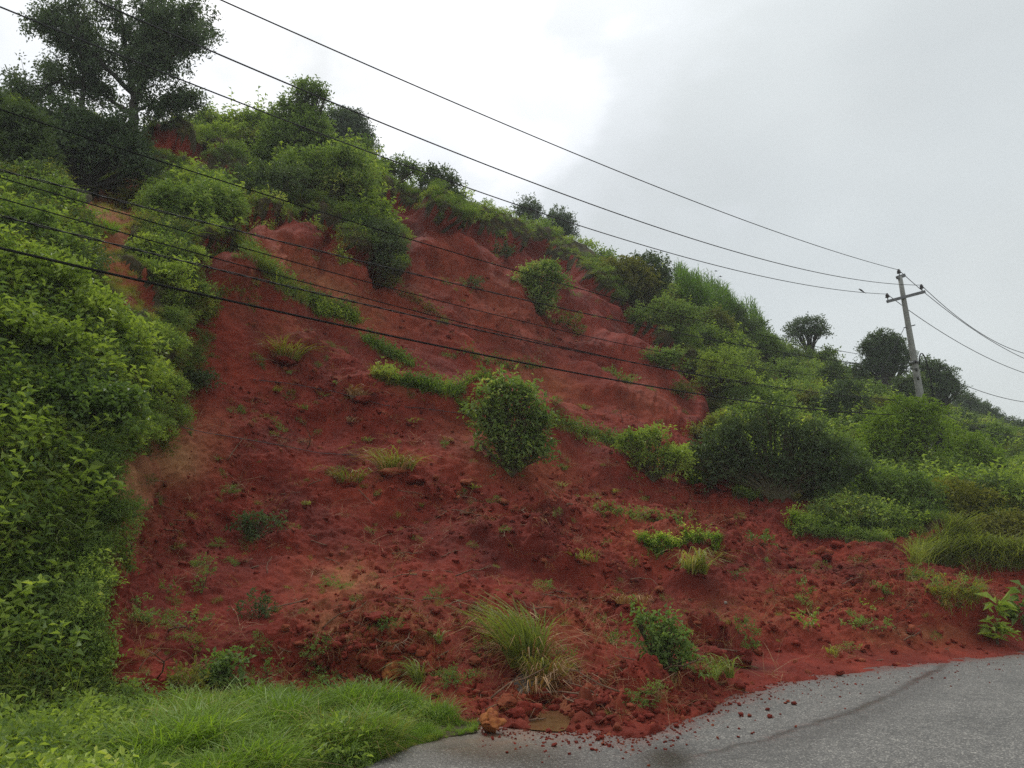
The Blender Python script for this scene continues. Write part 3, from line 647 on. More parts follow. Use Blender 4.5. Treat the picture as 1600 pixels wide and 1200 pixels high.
def tuft(label, x, y, w, h, mat, n=90, name='grass_tuft', cat_='grass tuft', bw=1.6, droop=1.0, group=None, dry=0.0, sod=True, leany=0.0, lean=0.55):
    """a tuft of grass; w, h, bw in reference units"""
    NP[0] += 1; rng = np.random.default_rng(1000 + NP[0]); base = ground(x, y); k = depth(base) / FPX
    e = tag(empty(name, tuple(base)), label, cat_, group)
    W, H = w * k, h * k
    a = rng.uniform(0, 2 * math.pi, n); r = np.sqrt(rng.uniform(0, 1, n)) * W * 0.28
    b = np.stack([np.cos(a) * r, np.sin(a) * r * 0.8, np.full(n, 0.0)], -1)
    sc3 = rng.integers(0, 4, n); cc3 = rng.normal(0, W * .22, (4, 2)); b[:, :2] = b[:, :2] * .55 + cc3[sc3]; bias = rng.normal(0, .38, (4, 2))
    ln = np.stack([np.cos(a), np.sin(a)], -1) * rng.uniform(0.05, lean * 1.6, (n, 1)) + rng.normal(0, 0.25, (n, 2)) + bias[sc3]; ln[:, 1] += leany; H0 = H; H = H * rng.uniform(.6, 1.15, 4)[sc3]
    v, f_, tn = blades_np(b, H * rng.uniform(0.45, 1.25, n), ln, rng, bw * k, 4, droop)
    link(mesh_np('blades', v, f_, M[mat], tint=tn), 'blades', e)
    if dry:
        m = int(n * dry); a = rng.uniform(0, 2 * math.pi, m); b = np.stack([np.cos(a), np.sin(a) * .8, np.zeros(m)], -1) * (W * 0.3)
        v, f_, tn = blades_np(b, H0 * rng.uniform(0.3, 0.9, m), np.stack([np.cos(a), np.sin(a)], -1) * rng.uniform(0.4, 1.4, (m, 1)), rng, bw * k, 4, 1.6)
        link(mesh_np('dry_blades', v, f_, M['grass_dry'], tint=tn), 'dry_blades', e)
    if sod:
        cv, cf = lump(rng, 2); cv = cv * np.array([W * 0.30, W * 0.26, max(0.05, W * 0.16)]) - np.array([0, 0, W * 0.06])
        link(mesh_np('root_ball', cv, cf, M['clod'], True), 'root_ball', e)
    return e
def turf(label, path, width, mat, matg, n=900, leaf=6, h=16, name='turf_strip', cat_='turf', frac=0.55, group=None):
    """a strip of sliding turf along a path on the ground: leafy weeds and grass"""
    NP[0] += 1; rng = np.random.default_rng(1000 + NP[0]); path = np.array(path, float)
    seg = np.linalg.norm(np.diff(path, axis=0), axis=1); cum = np.r_[0, np.cumsum(seg)]
    base = ground(*path[len(path) // 2]); k = depth(base) / FPX; e = tag(empty(name, tuple(base)), label, cat_, group)
    def spots(m):
        s_ = rng.uniform(0, cum[-1], m); c = np.stack([np.interp(s_, cum, path[:, 0]), np.interp(s_, cum, path[:, 1])], -1)
        c += rng.normal(0, 0.36, (m, 2)) * width * np.array([1, 0.7]) * (0.5 + 0.5 * np.sin(s_ / cum[-1] * math.pi))[:, None]
        return np.array([ground(a, b) for a, b in c]) - base
    n = int(n * 1.7); m = int(n * frac / 7); c = spots(m); up_ = rng.uniform(0.1, 0.9, m) * h * k; c[:, 2] += up_
    td = unit(rng.normal(0, 0.7, (m, 3)) + np.array([0, -0.2, 0.5])); u = np.linspace(0, 1, 7)[None, :, None]
    pos = c[:, None] + td[:, None] * u * leaf * k * 2.6 + rng.normal(0, leaf * k * .25, (m, 7, 3))
    ld = unit(td[:, None] * .5 + rng.normal(0, .8, (m, 7, 3)))
    v, f_, tn = leaves_np(pos.reshape(-1, 3), ld.reshape(-1, 3), leaf * k * rng.uniform(.6, 1.3, m * 7), rng)
    link(mesh_np('leaves', v, f_, M[mat], tint=tn), 'leaves', e)
    m = int(n * (1 - frac)); b = spots(m); a = rng.uniform(0, 2 * math.pi, m)
    v, f_, tn = blades_np(b, h * k * rng.uniform(.5, 1.5, m), np.stack([np.cos(a), np.sin(a) - .5], -1) * rng.uniform(.2, 1.2, (m, 1)), rng, max(1.3 * k, .006), 3, 1.2)
    link(mesh_np('blades', v, f_, M[matg], tint=tn), 'blades', e)
    return e

# ---- lumps of soil
def ico(sub):
    ph = (1 + 5 ** .5) / 2
    v = [(-1, ph, 0), (1, ph, 0), (-1, -ph, 0), (1, -ph, 0), (0, -1, ph), (0, 1, ph), (0, -1, -ph), (0, 1, -ph), (ph, 0, -1), (ph, 0, 1), (-ph, 0, -1), (-ph, 0, 1)]
    f_ = [(0,11,5),(0,5,1),(0,1,7),(0,7,10),(0,10,11),(1,5,9),(5,11,4),(11,10,2),(10,7,6),(7,1,8),(3,9,4),(3,4,2),(3,2,6),(3,6,8),(3,8,9),(4,9,5),(2,4,11),(6,2,10),(8,6,7),(9,8,1)]
    v = [np.array(a, float) / np.linalg.norm(a) for a in v]
    for _ in range(sub):
        mem = {}; nf = []
        def mid(a, b):
            kk = (min(a, b), max(a, b))
            if kk not in mem: m = v[a] + v[b]; v.append(m / np.linalg.norm(m)); mem[kk] = len(v) - 1
            return mem[kk]
        for a, b, c in f_:
            ab, bc, ca = mid(a, b), mid(b, c), mid(c, a); nf += [(a, ab, ca), (b, bc, ab), (c, ca, bc), (ab, bc, ca)]
        f_ = nf
    return np.array(v), np.array(f_)
ICO = {k: ico(k) for k in (1, 2, 3, 4)}
def lump(rng, sub):
    v, f_ = ICO[sub]; o = rng.uniform(0, 50, 3); v = v * (1 + 0.55 * perlin(v * 1.1 + o, 3)[:, None] + 0.30 * perlin(v * 2.7 + o, 4)[:, None] + (0.16 * perlin(v * 6 + o, 5)[:, None] if sub > 1 else 0) + (0.09 * perlin(v * 13 + o, 6)[:, None] if sub > 2 else 0))
    # break faces flat
    for _ in range(5):
        nrm_ = unit(rng.normal(0, 1, 3)); dd = v @ nrm_; c = rng.uniform(0.62, 0.85); v = v - np.maximum(dd - c, 0)[:, None] * nrm_ * 0.85
    return v, f_

# ---- scattered cover: one object each, made of instances of small clumps
PROTO = {}
def proto(key, v, f_, tn, mat, smooth=False):
    me = mesh_np(key, v, f_, M[mat], smooth, tint=tn); o = bpy.data.objects.new(key, me); PROTO[key] = o; return o
def weed_proto(key, rng, n, leaf, h, w, mat, wid=0.45, droop=.3):
    a = rng.uniform(0, 2 * math.pi, n); r = rng.uniform(0, 1, n) ** .6 * w; z = rng.uniform(0.05, 1, n) * h * (1.1 - 0.6 * r / w)
    c = np.stack([np.cos(a) * r, np.sin(a) * r, z], -1); d = unit(np.stack([np.cos(a), np.sin(a), np.full(n, .5)], -1) + rng.normal(0, .4, (n, 3)))
    u = np.linspace(0, 1, 6)[None, :, None]; pos = c[:, None] + d[:, None] * u * leaf * 2.4 + rng.normal(0, leaf * .2, (n, 6, 3))
    ld = unit(d[:, None] * .5 + rng.normal(0, .7, (n, 6, 3)))
    v, f_, tn = leaves_np(pos.reshape(-1, 3), ld.reshape(-1, 3), leaf * rng.uniform(.6, 1.3, n * 6), rng, wid, droop=droop)
    return proto(key, v, f_, tn, mat)
def grass_proto(key, rng, n, h, w, mat, bw=.012, lean=.5, curl=1.0, seg=3):
    a = rng.uniform(0, 2 * math.pi, n); r = np.sqrt(rng.uniform(0, 1, n)) * w
    b = np.stack([np.cos(a) * r, np.sin(a) * r, np.full(n, -.02)], -1); ln = rng.normal(0, lean, (n, 2))
    v, f_, tn = blades_np(b, h * rng.uniform(.45, 1.2, n), ln, rng, bw, seg, curl); return proto(key, v, f_, tn, mat)
rp = np.random.default_rng(5)
for i_ in range(3):
    weed_proto(f'weed_bright{i_}', rp, 60, .11, .55, .55, 'leaf_bright', .55)
    weed_proto(f'weed_mid{i_}', rp, 70, .10, .6, .6, 'leaf_mid', .45)
    weed_proto(f'weed_dark{i_}', rp, 80, .10, .7, .6, 'leaf_dark', .45)
    weed_proto(f'weed_olive{i_}', rp, 80, .085, .6, .6, 'leaf_olive', .35)
    weed_proto(f'weed_fine{i_}', rp, 70, .075, .6, .5, 'leaf_mid', .28)
    grass_proto(f'grass_long{i_}', rp, 120, .95, .30, 'grass_mid', .013, .62, 1.35, 4)
    grass_proto(f'grass_longg{i_}', rp, 130, .8, .30, 'grass_green', .012, .6, 1.3, 4)
    grass_proto(f'grass_short{i_}', rp, 130, .40, .28, 'grass_mid', .010, .5, 1.0)
    grass_proto(f'grass_pale{i_}', rp, 130, .45, .28, 'grass_yellow', .010, .55, 1.0)
    grass_proto(f'verge{i_}', rp, 60, .44, .15, 'grass_green', .0105, .45, .95, 4)
    cv, cf = lump(rp, 2); proto(f'crumb{i_}', cv * np.array([1, .85, .7]), cf, None, 'clod', True)
    cv, cf = lump(rp, 1); proto(f'grit{i_}', cv * np.array([1, .85, .7]), cf, None, 'clod', False)
cv, cf = lump(rp, 2); proto('crumb3', cv * np.array([1.3, .8, .5]), cf, None, 'clod', True)
def shoot_proto(key, rng, mat):
    parts = []; 
    for j in range(7):
        b = np.array([rng.normal(0, .22), rng.normal(0, .22), 0]); H = rng.uniform(.5, 1.0); ln = rng.normal(0, .25, 2); t_ = np.linspace(.15, 1, 15)
        c = b + np.stack([ln[0] * t_ ** 2, ln[1] * t_ ** 2, H * t_], -1); a = np.arange(15) * 2.4 + rng.uniform(0, 6)
        d = np.stack([np.cos(a), np.sin(a), np.full(15, .35) + .5 * t_], -1); parts.append(leaves_np(c, d, (.22 - .09 * t_) * rng.uniform(.8, 1.2, 15), rng, .5, droop=.45))
        sv, sf = tube([b, b + [ln[0] * .3, ln[1] * .3, H * .5], b + [ln[0], ln[1], H]], [.008, .006, .003], 3, False); parts.append((sv, sf[0], np.full(len(sv), .9)))
    v, f_, tn = cat(parts); return proto(key, v, f_, tn, mat)
for i_ in range(3): shoot_proto(f'shoot{i_}', rp, 'leaf_bright'); shoot_proto(f'shootm{i_}', rp, 'leaf_mid')
proto_dry = grass_proto('straw0', rp, 22, .35, .16, 'grass_dry', .007, 1.1, 1.9, 3)
def twig_proto(rng):
    pts = np.cumsum(np.concatenate([[[0, 0, .01]], rng.normal(0, 1, (5, 3)) * [.03, .03, .012] + [.07, 0, .004]]), 0); parts = [tube(pts, np.linspace(.007, .003, 6), 4)]
    for j in (2, 3, 4): parts.append(tube([pts[j], pts[j] + [rng.uniform(.02, .08), rng.choice([-1, 1]) * rng.uniform(.04, .1), rng.uniform(0, .05)]], [.004, .0015], 3))
    return join(parts)
for i_ in range(3): v, f_ = twig_proto(rp); PROTO[f'twig{i_}'] = bpy.data.objects.new(f'twig{i_}', mesh_np(f'twig{i_}', v, f_, M['deadwood'], True))
def maize_plant(rng):
    parts = []; H = 1.9
    sv, sf = tube([(0, 0, -.1), (.01, 0, H * .6), (.02, .01, H)], [.016, .012, .006], 5); parts.append((sv, sf[0], np.full(len(sv), .3)))
    for i in range(9):
        z = H * (.18 + .085 * i); a = i * math.pi + rng.normal(0, .5); n = 1
        v, f_, tn = blades_np(np.array([[0, 0, z]]), np.array([.75 - .03 * i]), np.array([[math.cos(a), math.sin(a)]]) * .8, rng, .075, 6, 1.3); parts.append((v, f_, tn))
    for i in range(5):
        a = rng.uniform(0, 6.28); v, f_, tn = blades_np(np.array([[.02, .01, H - .02]]), np.array([.28]), np.array([[math.cos(a), math.sin(a)]]) * .4, rng, .012, 3, .6); parts.append((v, f_, tn))
    return cat(parts)
for i_ in range(3):
    v, f_, tn = maize_plant(rp); proto(f'maize{i_}', v, f_, tn, 'maize')

def scatter(name, label, pts, keys, scale, rot, idx, kind='stuff', cat_=None):
    pts = np.asarray(pts, np.float32); me = bpy.data.meshes.new(name); me.vertices.add(len(pts)); me.vertices.foreach_set('co', pts.ravel())
    for nm, ty, val in (('sc', 'FLOAT', scale), ('id', 'INT', idx)):
        a = me.attributes.new(nm, ty, 'POINT'); a.data.foreach_set('value', np.asarray(val, np.float32 if ty == 'FLOAT' else np.int32))
    a = me.attributes.new('rot', 'FLOAT_VECTOR', 'POINT'); a.data.foreach_set('vector', np.asarray(rot, np.float32).ravel())
    o = link(me, name); o['kind'] = kind; o['label'] = label
    if cat_: o['category'] = cat_
    g_ = bpy.data.node_groups.new(name, 'GeometryNodeTree'); g_.interface.new_socket('Geometry', in_out='INPUT', socket_type='NodeSocketGeometry'); g_.interface.new_socket('Geometry', in_out='OUTPUT', socket_type='NodeSocketGeometry')
    gi = g_.nodes.new('NodeGroupInput'); go = g_.nodes.new('NodeGroupOutput'); jn = g_.nodes.new('GeometryNodeJoinGeometry')
    def na(nm, ty):
        n_ = g_.nodes.new('GeometryNodeInputNamedAttribute'); n_.data_type = ty; n_.inputs[0].default_value = nm; return n_.outputs[0]
    sc_ = na('sc', 'FLOAT'); ro = na('rot', 'FLOAT_VECTOR'); idn = na('id', 'INT')
    for k, key in enumerate(keys):
        oi = g_.nodes.new('GeometryNodeObjectInfo'); oi.inputs[0].default_value = PROTO[key]; oi.inputs['As Instance'].default_value = True
        ip = g_.nodes.new('GeometryNodeInstanceOnPoints'); cmp_ = g_.nodes.new('FunctionNodeCompare'); cmp_.data_type = 'INT'; cmp_.operation = 'EQUAL'
        g_.links.new(idn, cmp_.inputs[2]); cmp_.inputs[3].default_value = k
        g_.links.new(gi.outputs[0], ip.inputs['Points']); g_.links.new(cmp_.outputs[0], ip.inputs['Selection']); g_.links.new(oi.outputs['Geometry'], ip.inputs['Instance'])
        g_.links.new(ro, ip.inputs['Rotation']); g_.links.new(sc_, ip.inputs['Scale']); g_.links.new(ip.outputs[0], jn.inputs[0])
    g_.links.new(jn.outputs[0], go.inputs[0]); md = o.modifiers.new('scatter', 'NODES'); md.node_group = g_
    return o
# candidate ground spots, even in solid angle, thinned by region
rs = np.random.default_rng(77)
gpx, gpy = px.copy(), py.copy(); gP = SURF.reshape(-1, 3); gN = NRM.reshape(-1, 3); gD = np.hypot(gP[:, 0], gP[:, 1])
cellw = np.gradient(PX, axis=1).ravel() * np.abs(np.gradient(PY, axis=0)).ravel()
def pick(weight, n, rng=rs):
    wgt = np.asarray(weight, float) * cellw; s_ = wgt.sum()
    if s_ <= 0: return np.array([], int)
    return rng.choice(len(wgt), n, p=wgt / s_, replace=True)
def arr(ix, keys, smin, smax, tilt=.15, sink=0.0, grow=0.0, rng=rs, jit=0.0):
    n = len(ix); sc_ = rng.uniform(smin, smax, n) * (1 + grow * np.maximum(gD[ix] - 12, 0))
    rot = np.stack([rng.normal(0, tilt, n), rng.normal(0, tilt, n), rng.uniform(0, 6.283, n)], -1)
    p_ = gP[ix].copy(); p_[:, 2] -= sink * sc_
    if jit: p_[:, :2] += rng.normal(0, jit, (n, 2)) * np.minimum(gD[ix, None] / 20, 1)
    return p_, sc_, rot
vegm = (soilf < 0.5) & (gpy < toe(gpx) - 4)
_s = SOILG > .5; _m = _s.copy()
for _k in (4, 8, 12):
    for _a, _b in ((_k, 0), (-_k, 0), (0, _k), (0, -_k), (_k, _k), (-_k, -_k), (_k, -_k), (-_k, _k)): _m |= np.roll(_s, (_a, _b), (0, 1))
_l = _m.copy()
for _k in (18, 26):
    for _a, _b in ((_k, 0), (-_k, 0), (0, _k), (0, -_k), (_k, _k), (-_k, -_k), (_k, -_k), (-_k, _k)): _l |= np.roll(_s, (_a, _b), (0, 1))
_m = np.where((PX < 330) & (PY > 430), _l, _m); margin = _m.ravel(); rim = vegm & margin; core = vegm & ~margin
LB = [(-460,380),(0,378),(60,388),(150,420),(200,455),(240,500),(265,570),(268,640),(240,700),(190,735),(100,745),(-460,760)]
inLB = inpoly(gpx, gpy, LB)
LG = [(-460,740),(0,730),(100,725),(190,740),(185,790),(150,850),(0,860),(-460,870)]
inLG = inpoly(gpx, gpy, LG)
SLOPE = [(950,470),(985,505),(1040,540),(1100,585),(1200,610),(1220,640),(1140,650),(1090,620),(1010,545),(955,490)]
inSL = inpoly(gpx, gpy, SLOPE)
MAIZE = [(1060,455),(1110,470),(1200,515),(1195,545),(1140,520),(1060,490)]
inMZ = inpoly(gpx, gpy, MAIZE)
bare = inpoly(gpx, gpy, [(88,296),(205,292),(235,335),(205,400),(255,455),(255,505),(200,505),(140,450),(135,350),(88,345)]) 
leftlow = (gpx < 290) & (gpy > 700)
def cover(name, label, w_, n, keys, smin, smax, **kw):
    ix = pick(w_.astype(float), n); p_, s_, r_ = arr(ix, keys, smin, smax, **kw); return scatter(name, label, p_, keys, s_, r_, rs.integers(0, len(keys), n))
B = lambda *k: [a + str(i) for a in k for i in range(3)]
far = gD > 27
lbm = (inLB | ((gpx < 300) & (gpy > 300) & (gpy < 480))) & ~bare
clear = (gpx > 222) & (gpx < 400) & (gpy > 200) & (gpy < 292)
cover('undergrowth', 'broad leaved bright green weeds matting the near bank at the slide edge', core * lbm * (0.25 + sstep(-.25, .25, fbm(gP * .7, 3, 401))), 3000, B('weed_bright', 'weed_mid', 'weed_bright', 'weed_olive', 'weed_dark'), .4, .75, tilt=.25)
cover('bank_weeds', 'mixed weeds and creepers covering the lower near bank', core & leftlow, 5600, B('weed_mid', 'weed_fine', 'weed_bright', 'grass_short', 'weed_olive'), .28, .6, tilt=.3)
cover('long_grass', 'long drooping grass hanging down the near bank', core & (inLG | (leftlow & (perlin(gP * .9, 7) > .08))), 1300, B('grass_long', 'grass_longg'), .4, .75, tilt=.3)
cover('leafy_shoots', 'upright leafy shoots standing out of the near bank', core & (lbm | (leftlow & (gpy < 1100))), 1100, B('shoot', 'shootm'), .4, .85, tilt=.3)
cover('hill_shoots', 'upright leafy shoots standing out of the hillside scrub', core & ~clear & (gpx > 300) & (gpy < 800), 1800, B('shootm', 'shoot'), .6, 1.3, tilt=.25)
cover('rim_weeds', 'small weeds and grass fringing the edge of the slide', ((rim | clear) & vegm & ~bare), 9500, B('weed_fine', 'weed_mid', 'grass_short', 'grass_pale', 'weed_bright'), .16, .38, tilt=.3, grow=.03)
mid = core & ~inLB & ~leftlow & ~inSL & ~inMZ & ~bare
hillr = mid & (gpx > 880)
cover('crest_scrub', 'low scrub and weeds along the crest and the upper slope', mid & ~clear & (gpx <= 880), 7500, B('weed_mid', 'weed_dark', 'weed_fine', 'weed_bright', 'grass_short', 'weed_olive'), .3, .65, tilt=.2, grow=.02)
cover('slope_scrub', 'low green scrub covering the far slope', hillr & (gpy < 830), 10000, B('weed_mid', 'weed_dark', 'weed_olive', 'weed_fine', 'grass_long', 'weed_bright', 'grass_short'), .4, .8, tilt=.2, grow=.012)
cover('slope_grass', 'short yellow green grass on the open slope beside the scar', vegm & inSL, 2200, B('grass_short', 'grass_pale', 'grass_pale', 'weed_fine'), .5, .9, tilt=.2)
cover('crest_grass', 'pale grass growing through the scrub on the crest', mid & ~clear & (gpx <= 880), 1200, B('grass_short', 'grass_pale', 'grass_long'), .5, .95, tilt=.25)
cover('lip_grass', 'long grass and pale blades along the turf lip of the scarp', vegm & (np.abs(gpy - np.interp(gpx, [590,650,700,760,830,870,900,950,1000], [312,322,348,370,382,405,425,470,520]) + 20) < 13) & (gpx > 580) & (gpx < 1000), 1300, B('grass_short', 'grass_longg', 'grass_pale'), .22, .42, tilt=.3)
cover('bare_path_grass', 'thin grass on the worn path over the bank', bare, 200, B('grass_pale', 'grass_short'), .25, .5)
ix = pick(inMZ.astype(float), 700); p_, s_, r_ = arr(ix, None, .8, 1.15, tilt=.06)
scatter('maize_crop', 'tall maize growing on the terrace at the skyline', p_, B('maize'), s_, r_, rs.integers(0, 3, 700), cat_='maize')
vg = (gpx > 205 + 45 * perlin(gP * 1.2, 9)) & (gpx < 748) & (gpy > toe(gpx) + 2) & (gpy < bottom(gpx) - 5)
dens_v = vg * (1 - 0.9 * np.exp(-((gpx - 215 - (gpy - 1150) * -.15) / 14) ** 2) * (gpy < 1185)) * (1 - sstep(700, 750, gpx) * .15)
ix = pick(dens_v / np.maximum(1, 1) , 7500); p_, s_, r_ = arr(ix, None, .55, 1.15, tilt=.12)
s_ *= .62 * (1 - 0.6 * sstep(-24, 0, gpy[ix] - (bottom(gpx[ix]) - 12))) * (.9 + 1.5 * fbm(gP[ix] * 2.2, 3, 301))
k_v = B('verge') + ['verge0', 'verge1', 'verge2', 'grass_pale0', 'straw0', 'straw0']
scatter('verge_grass', 'thick bright green grass along the road verge', p_, k_v, s_ * 1.0, r_, rs.choice(9, len(ix), p=[.17, .17, .17, .14, .14, .14, .03, .01, .03]), cat_='grass')
ix = pick(((gpx < 205 + 40 * perlin(gP * 2, 19)) & (gpy > toe(gpx) - 8) & (gpy < bottom(gpx) - 5)) * 1. + .05 * vg, 1500); p_, s_, r_ = arr(ix, None, .22, .62, tilt=.3)
scatter('verge_weeds', 'small leafy weeds among the verge grass', p_, B('weed_mid', 'weed_bright', 'grass_short', 'grass_pale'), s_, r_, rs.integers(0, 12, len(ix)))
FL = inpoly(gpx, gpy, [(250,430),(322,440),(338,500),(318,560),(300,640),(262,700),(215,720),(225,640),(262,560)])
cover('flank_weeds', 'sparse creeping weeds and roots over the torn flank of the bank', FL * (0.2 + sstep(-.1, .3, fbm(gP * 1.3, 3, 501))), 650, B('weed_fine', 'weed_mid', 'grass_short', 'grass_pale', 'weed_olive'), .16, .42, tilt=.5)
# crumbs of soil over the debris
wr = soilf * (0.015 + np.clip(rough, 0, 1) ** 1.5) * (gpy < toe(gpx) + 4) * (gD < 40)
ix = pick(wr, 7500); n_ = len(ix); s_ = (0.012 + 0.05 * rs.uniform(0, 1, n_) ** 3) * (gD[ix] / 10) ** .5
rot = rs.uniform(0, 6.28, (n_, 3))
scatter('soil_crumbs', 'crumbs of red soil strewn over the slide debris', gP[ix], ['crumb0', 'crumb1', 'crumb2', 'crumb3'], s_, rot, rs.integers(0, 4, n_))
ix = pick(soilf * (gpy < toe(gpx) - 10) * (gD < 34) * (.25 + np.clip(rough, 0, 1)), 800); p_, s_, r_ = arr(ix, None, .35, .9, tilt=.5, sink=.03)
scatter('straw_litter', 'dry straws and rootlets lying on the red soil', p_, ['straw0'], s_, r_, np.zeros(len(ix), int))
ix = pick(soilf * (gpy < toe(gpx) - 20) * (gD < 34), 420); p_, s_, r_ = arr(ix, None, .12, .32, tilt=.4, sink=.05)
scatter('weed_scraps', 'scraps of weed and grass mixed into the slide debris', p_, B('weed_fine', 'weed_mid', 'grass_short', 'grass_pale'), s_, r_, rs.integers(0, 12, len(ix)))
ix = pick(vg * (gpx < 640), 60); p_, s_, r_ = arr(ix, None, .14, .3, tilt=.3)
scatter('verge_herbs', 'small broad leaved herbs low in the verge grass', p_, B('weed_mid', 'weed_fine'), s_, r_, rs.integers(0, 6, len(ix)))
ix = pick(soilf * (gpy < toe(gpx) - 5) * (gD < 30) * (.3 + np.clip(rough, 0, 1)), 260); n_ = len(ix)
scatter('twig_litter', 'broken twigs and roots littering the slide debris', gP[ix] + [0, 0, .015], ['twig0', 'twig1', 'twig2'], rs.uniform(.6, 1.8, n_), np.stack([rs.normal(0, .3, n_), rs.normal(0, .3, n_), rs.uniform(0, 6.28, n_)], -1), rs.integers(0, 3, n_))
# grit on the asphalt
m_ = 2600; gxs = rs.uniform(745, 1600, m_); gof = rs.exponential(11, m_); gys = toe(gxs) + gof - 4
kk = rs.uniform(0, 1, m_) < np.where(gxs < 1320, 1, .35); gxs, gys = gxs[kk], gys[kk]
gp = unproj(gxs, gys, dplane(gxs, gys)); scatter('soil_grit', 'fine red grit spilled on the asphalt beside the debris', gp, ['grit0', 'grit1', 'grit2'], 0.004 + 0.016 * rs.uniform(0, 1, len(gp)) ** 3, rs.uniform(0, 6.28, (len(gp), 3)), rs.integers(0, 3, len(gp)))
# ================================================================== individual trees
def T(label, x, y, lobes, leaf, mat='leaf_tree', name='tree', cat_='tree', dens=.8, r0=None, d=None, group=None, sub=6, **kw):
    return plant(name, label, cat_, x, y, [(l[0], l[1], l[2] * 1.08) + tuple(l[3:]) for l in lobes], leaf * 1.08, mat, dens * 1.7, group, r0, d=d, sub=sub, stemmat='bark', part=('crown', 'trunk'), **kw)
# the big tree on the crest: forked trunk, open crown
def big_tree():
    rng = np.random.default_rng(3); base = unproj(205, 265, 27.0); k = depth(base) / FPX
    e = tag(empty('tree', tuple(base)), 'large dark open crowned tree with forked trunk on the crest above the near bank', 'tree')
    def pt(x, y, z=0): return np.array([(x - 205) * k, z * k, (265 - y) * k])
    limbs = [([(205,275,0),(203,210,0),(196,165,4),(192,130,8)], 8, 6), ([(192,130,8),(182,100,10),(176,60,6),(165,10,0),(150,-50,0)], 5.5, 1.6), ([(196,150,6),(207,112,-6),(216,80,-15),(226,40,-20),(225,-20,-20)], 5, 1.4),
             ([(205,118,-6),(232,98,-20),(262,84,-30),(300,62,-30)], 3.4, 1), ([(200,160,0),(222,148,10),(250,142,20),(272,128,25)], 3.4, 1), ([(198,170,0),(160,140,20),(120,110,30),(70,90,30),(35,85,30)], 4.2, 1), ([(192,130,8),(150,90,-20),(118,50,-40),(105,10,-40),(100,-50,-40)], 4.2, 1.2),
             ([(112,110,0),(70,130,-20),(40,160,-20),(20,150,-20)], 2.8, .9), ([(120,80,-20),(80,50,-30),(60,20,-30)], 2.8, .9), ([(183,100,10),(205,60,30),(250,20,40),(275,-20,40)], 3.2, 1), ([(112,130,0),(112,110,0),(116,60,10),(95,20,10)], 3.5, 1), ([(112,200,0),(113,150,0),(112,128,0)], 4.5, 3.5), ([(216,80,-15),(250,50,-40),(285,30,-45)], 2.5, .9), ([(176,60,6),(200,20,10),(210,-30,10)], 2.5, .9)]
    tv = []; tips = []
    for pts, ra, rb in limbs:
        p = np.array([pt(*q) for q in pts]); s_ = np.linspace(0, len(p) - 1, 14); q = np.stack([np.interp(s_, range(len(p)), p[:, i]) for i in range(3)], -1); q[1:-1] += rng.normal(0, 1.3 * k, (12, 3))
        tv.append(tube(q, np.linspace(ra, rb, 14) * k, 7))
        if pts[0][1] > 195: continue
        for j in range(3, 14):
            for _ in range(4 if rb < 2 else 1):
                dr = unit(rng.normal(0, 1, 3) + np.array([0, 0, .25]) + 0.5 * unit(q[min(j + 1, 13)] - q[j - 1])); ln = rng.uniform(14, 40) * k
                a = q[j]; m = a + dr * ln * .5 + rng.normal(0, 2.5 * k, 3); b = a + dr * ln + np.array([0, 0, rng.uniform(-4, 6) * k])
                tv.append(tube([a, m, b], np.array([1.1, .8, .35]) * k, 4, False)); tips += [b, (b + m) / 2, m]
                for _ in range(3):
                    c = b + unit(rng.normal(0, 1, 3)) * rng.uniform(7, 20) * k; tv.append(tube([(m + b) / 2, c], np.array([.5, .25]) * k, 3, False)); tips.append(c)
    v, f_ = join(tv); link(mesh_np('trunk', v, f_, M['bark'], True), 'trunk', e)
    tips = np.array(tips); n = len(tips); m = 17
    d = unit(rng.normal(0, 1, (n, 3))); u = np.linspace(0, 1, m)[None, :, None]
    pos = tips[:, None] + rng.normal(0, 4.2 * k, (n, m, 3)) + d[:, None] * u * 6 * k; ld = unit(rng.normal(0, 1, (n, m, 3)) + np.array([0, 0, -.15]))
    v, f_, tn = leaves_np(pos.reshape(-1, 3), ld.reshape(-1, 3), 5.0 * k * rng.uniform(.6, 1.3, n * m), rng, .5)
    link(mesh_np('crown', v, f_, M['leaf_tree'], tint=tn), 'crown', e)
big_tree()
T('dense dark tree crowding the crest just under the large open crowned tree', 120, 300, [(-60,80,46),(-10,95,40),(45,85,42),(80,45,36),(0,40,52),(-70,25,45),(-40,120,28),(100,20,26),(60,110,20)], 5.5, 'leaf_tree', d=24, dens=.6)
T('dark broad shrub tree cut by the photo edge below the large tree', 0, 300, [(0,60,60),(-60,90,60),(40,20,45),(20,100,35),(-30,135,32)], 6, 'leaf_dark', d=22, dens=.85)
T('small shrub tree with yellowish leaves hanging over the cut beside the large trunk', 205, 290, [(0,40,22),(-12,70,16),(14,15,20),(-20,20,20)], 4.5, 'leaf_olive', d=26)
T('slender tree with a tufted top knot rising above the crest scrub', 462, 305, [(14,178,17),(26,166,14),(0,180,13),(-4,170,10),(12,156,11),(-26,142,17),(-12,122,30),(16,114,28),(-32,100,24),(0,80,44),(-32,60,32),(34,76,32),(0,34,48),(-38,20,36),(42,28,36)], 4.4, 'leaf_mid', dens=.75, d=29, r0=3)
T('round crowned grey green tree standing behind the slender tufted tree', 535, 290, [(-8,98,26),(12,92,26),(-16,80,24),(18,74,24),(0,112,18),(0,50,26),(-14,60,20)], 3.6, 'leaf_tree', dens=.8, d=42, r0=3)
T('low bushy tree leaning over the cut behind the round crowned tree', 565, 330, [(-8,80,17),(8,66,20),(-15,40,26),(12,36,22),(0,10,30)], 4, 'leaf_mid', d=30)
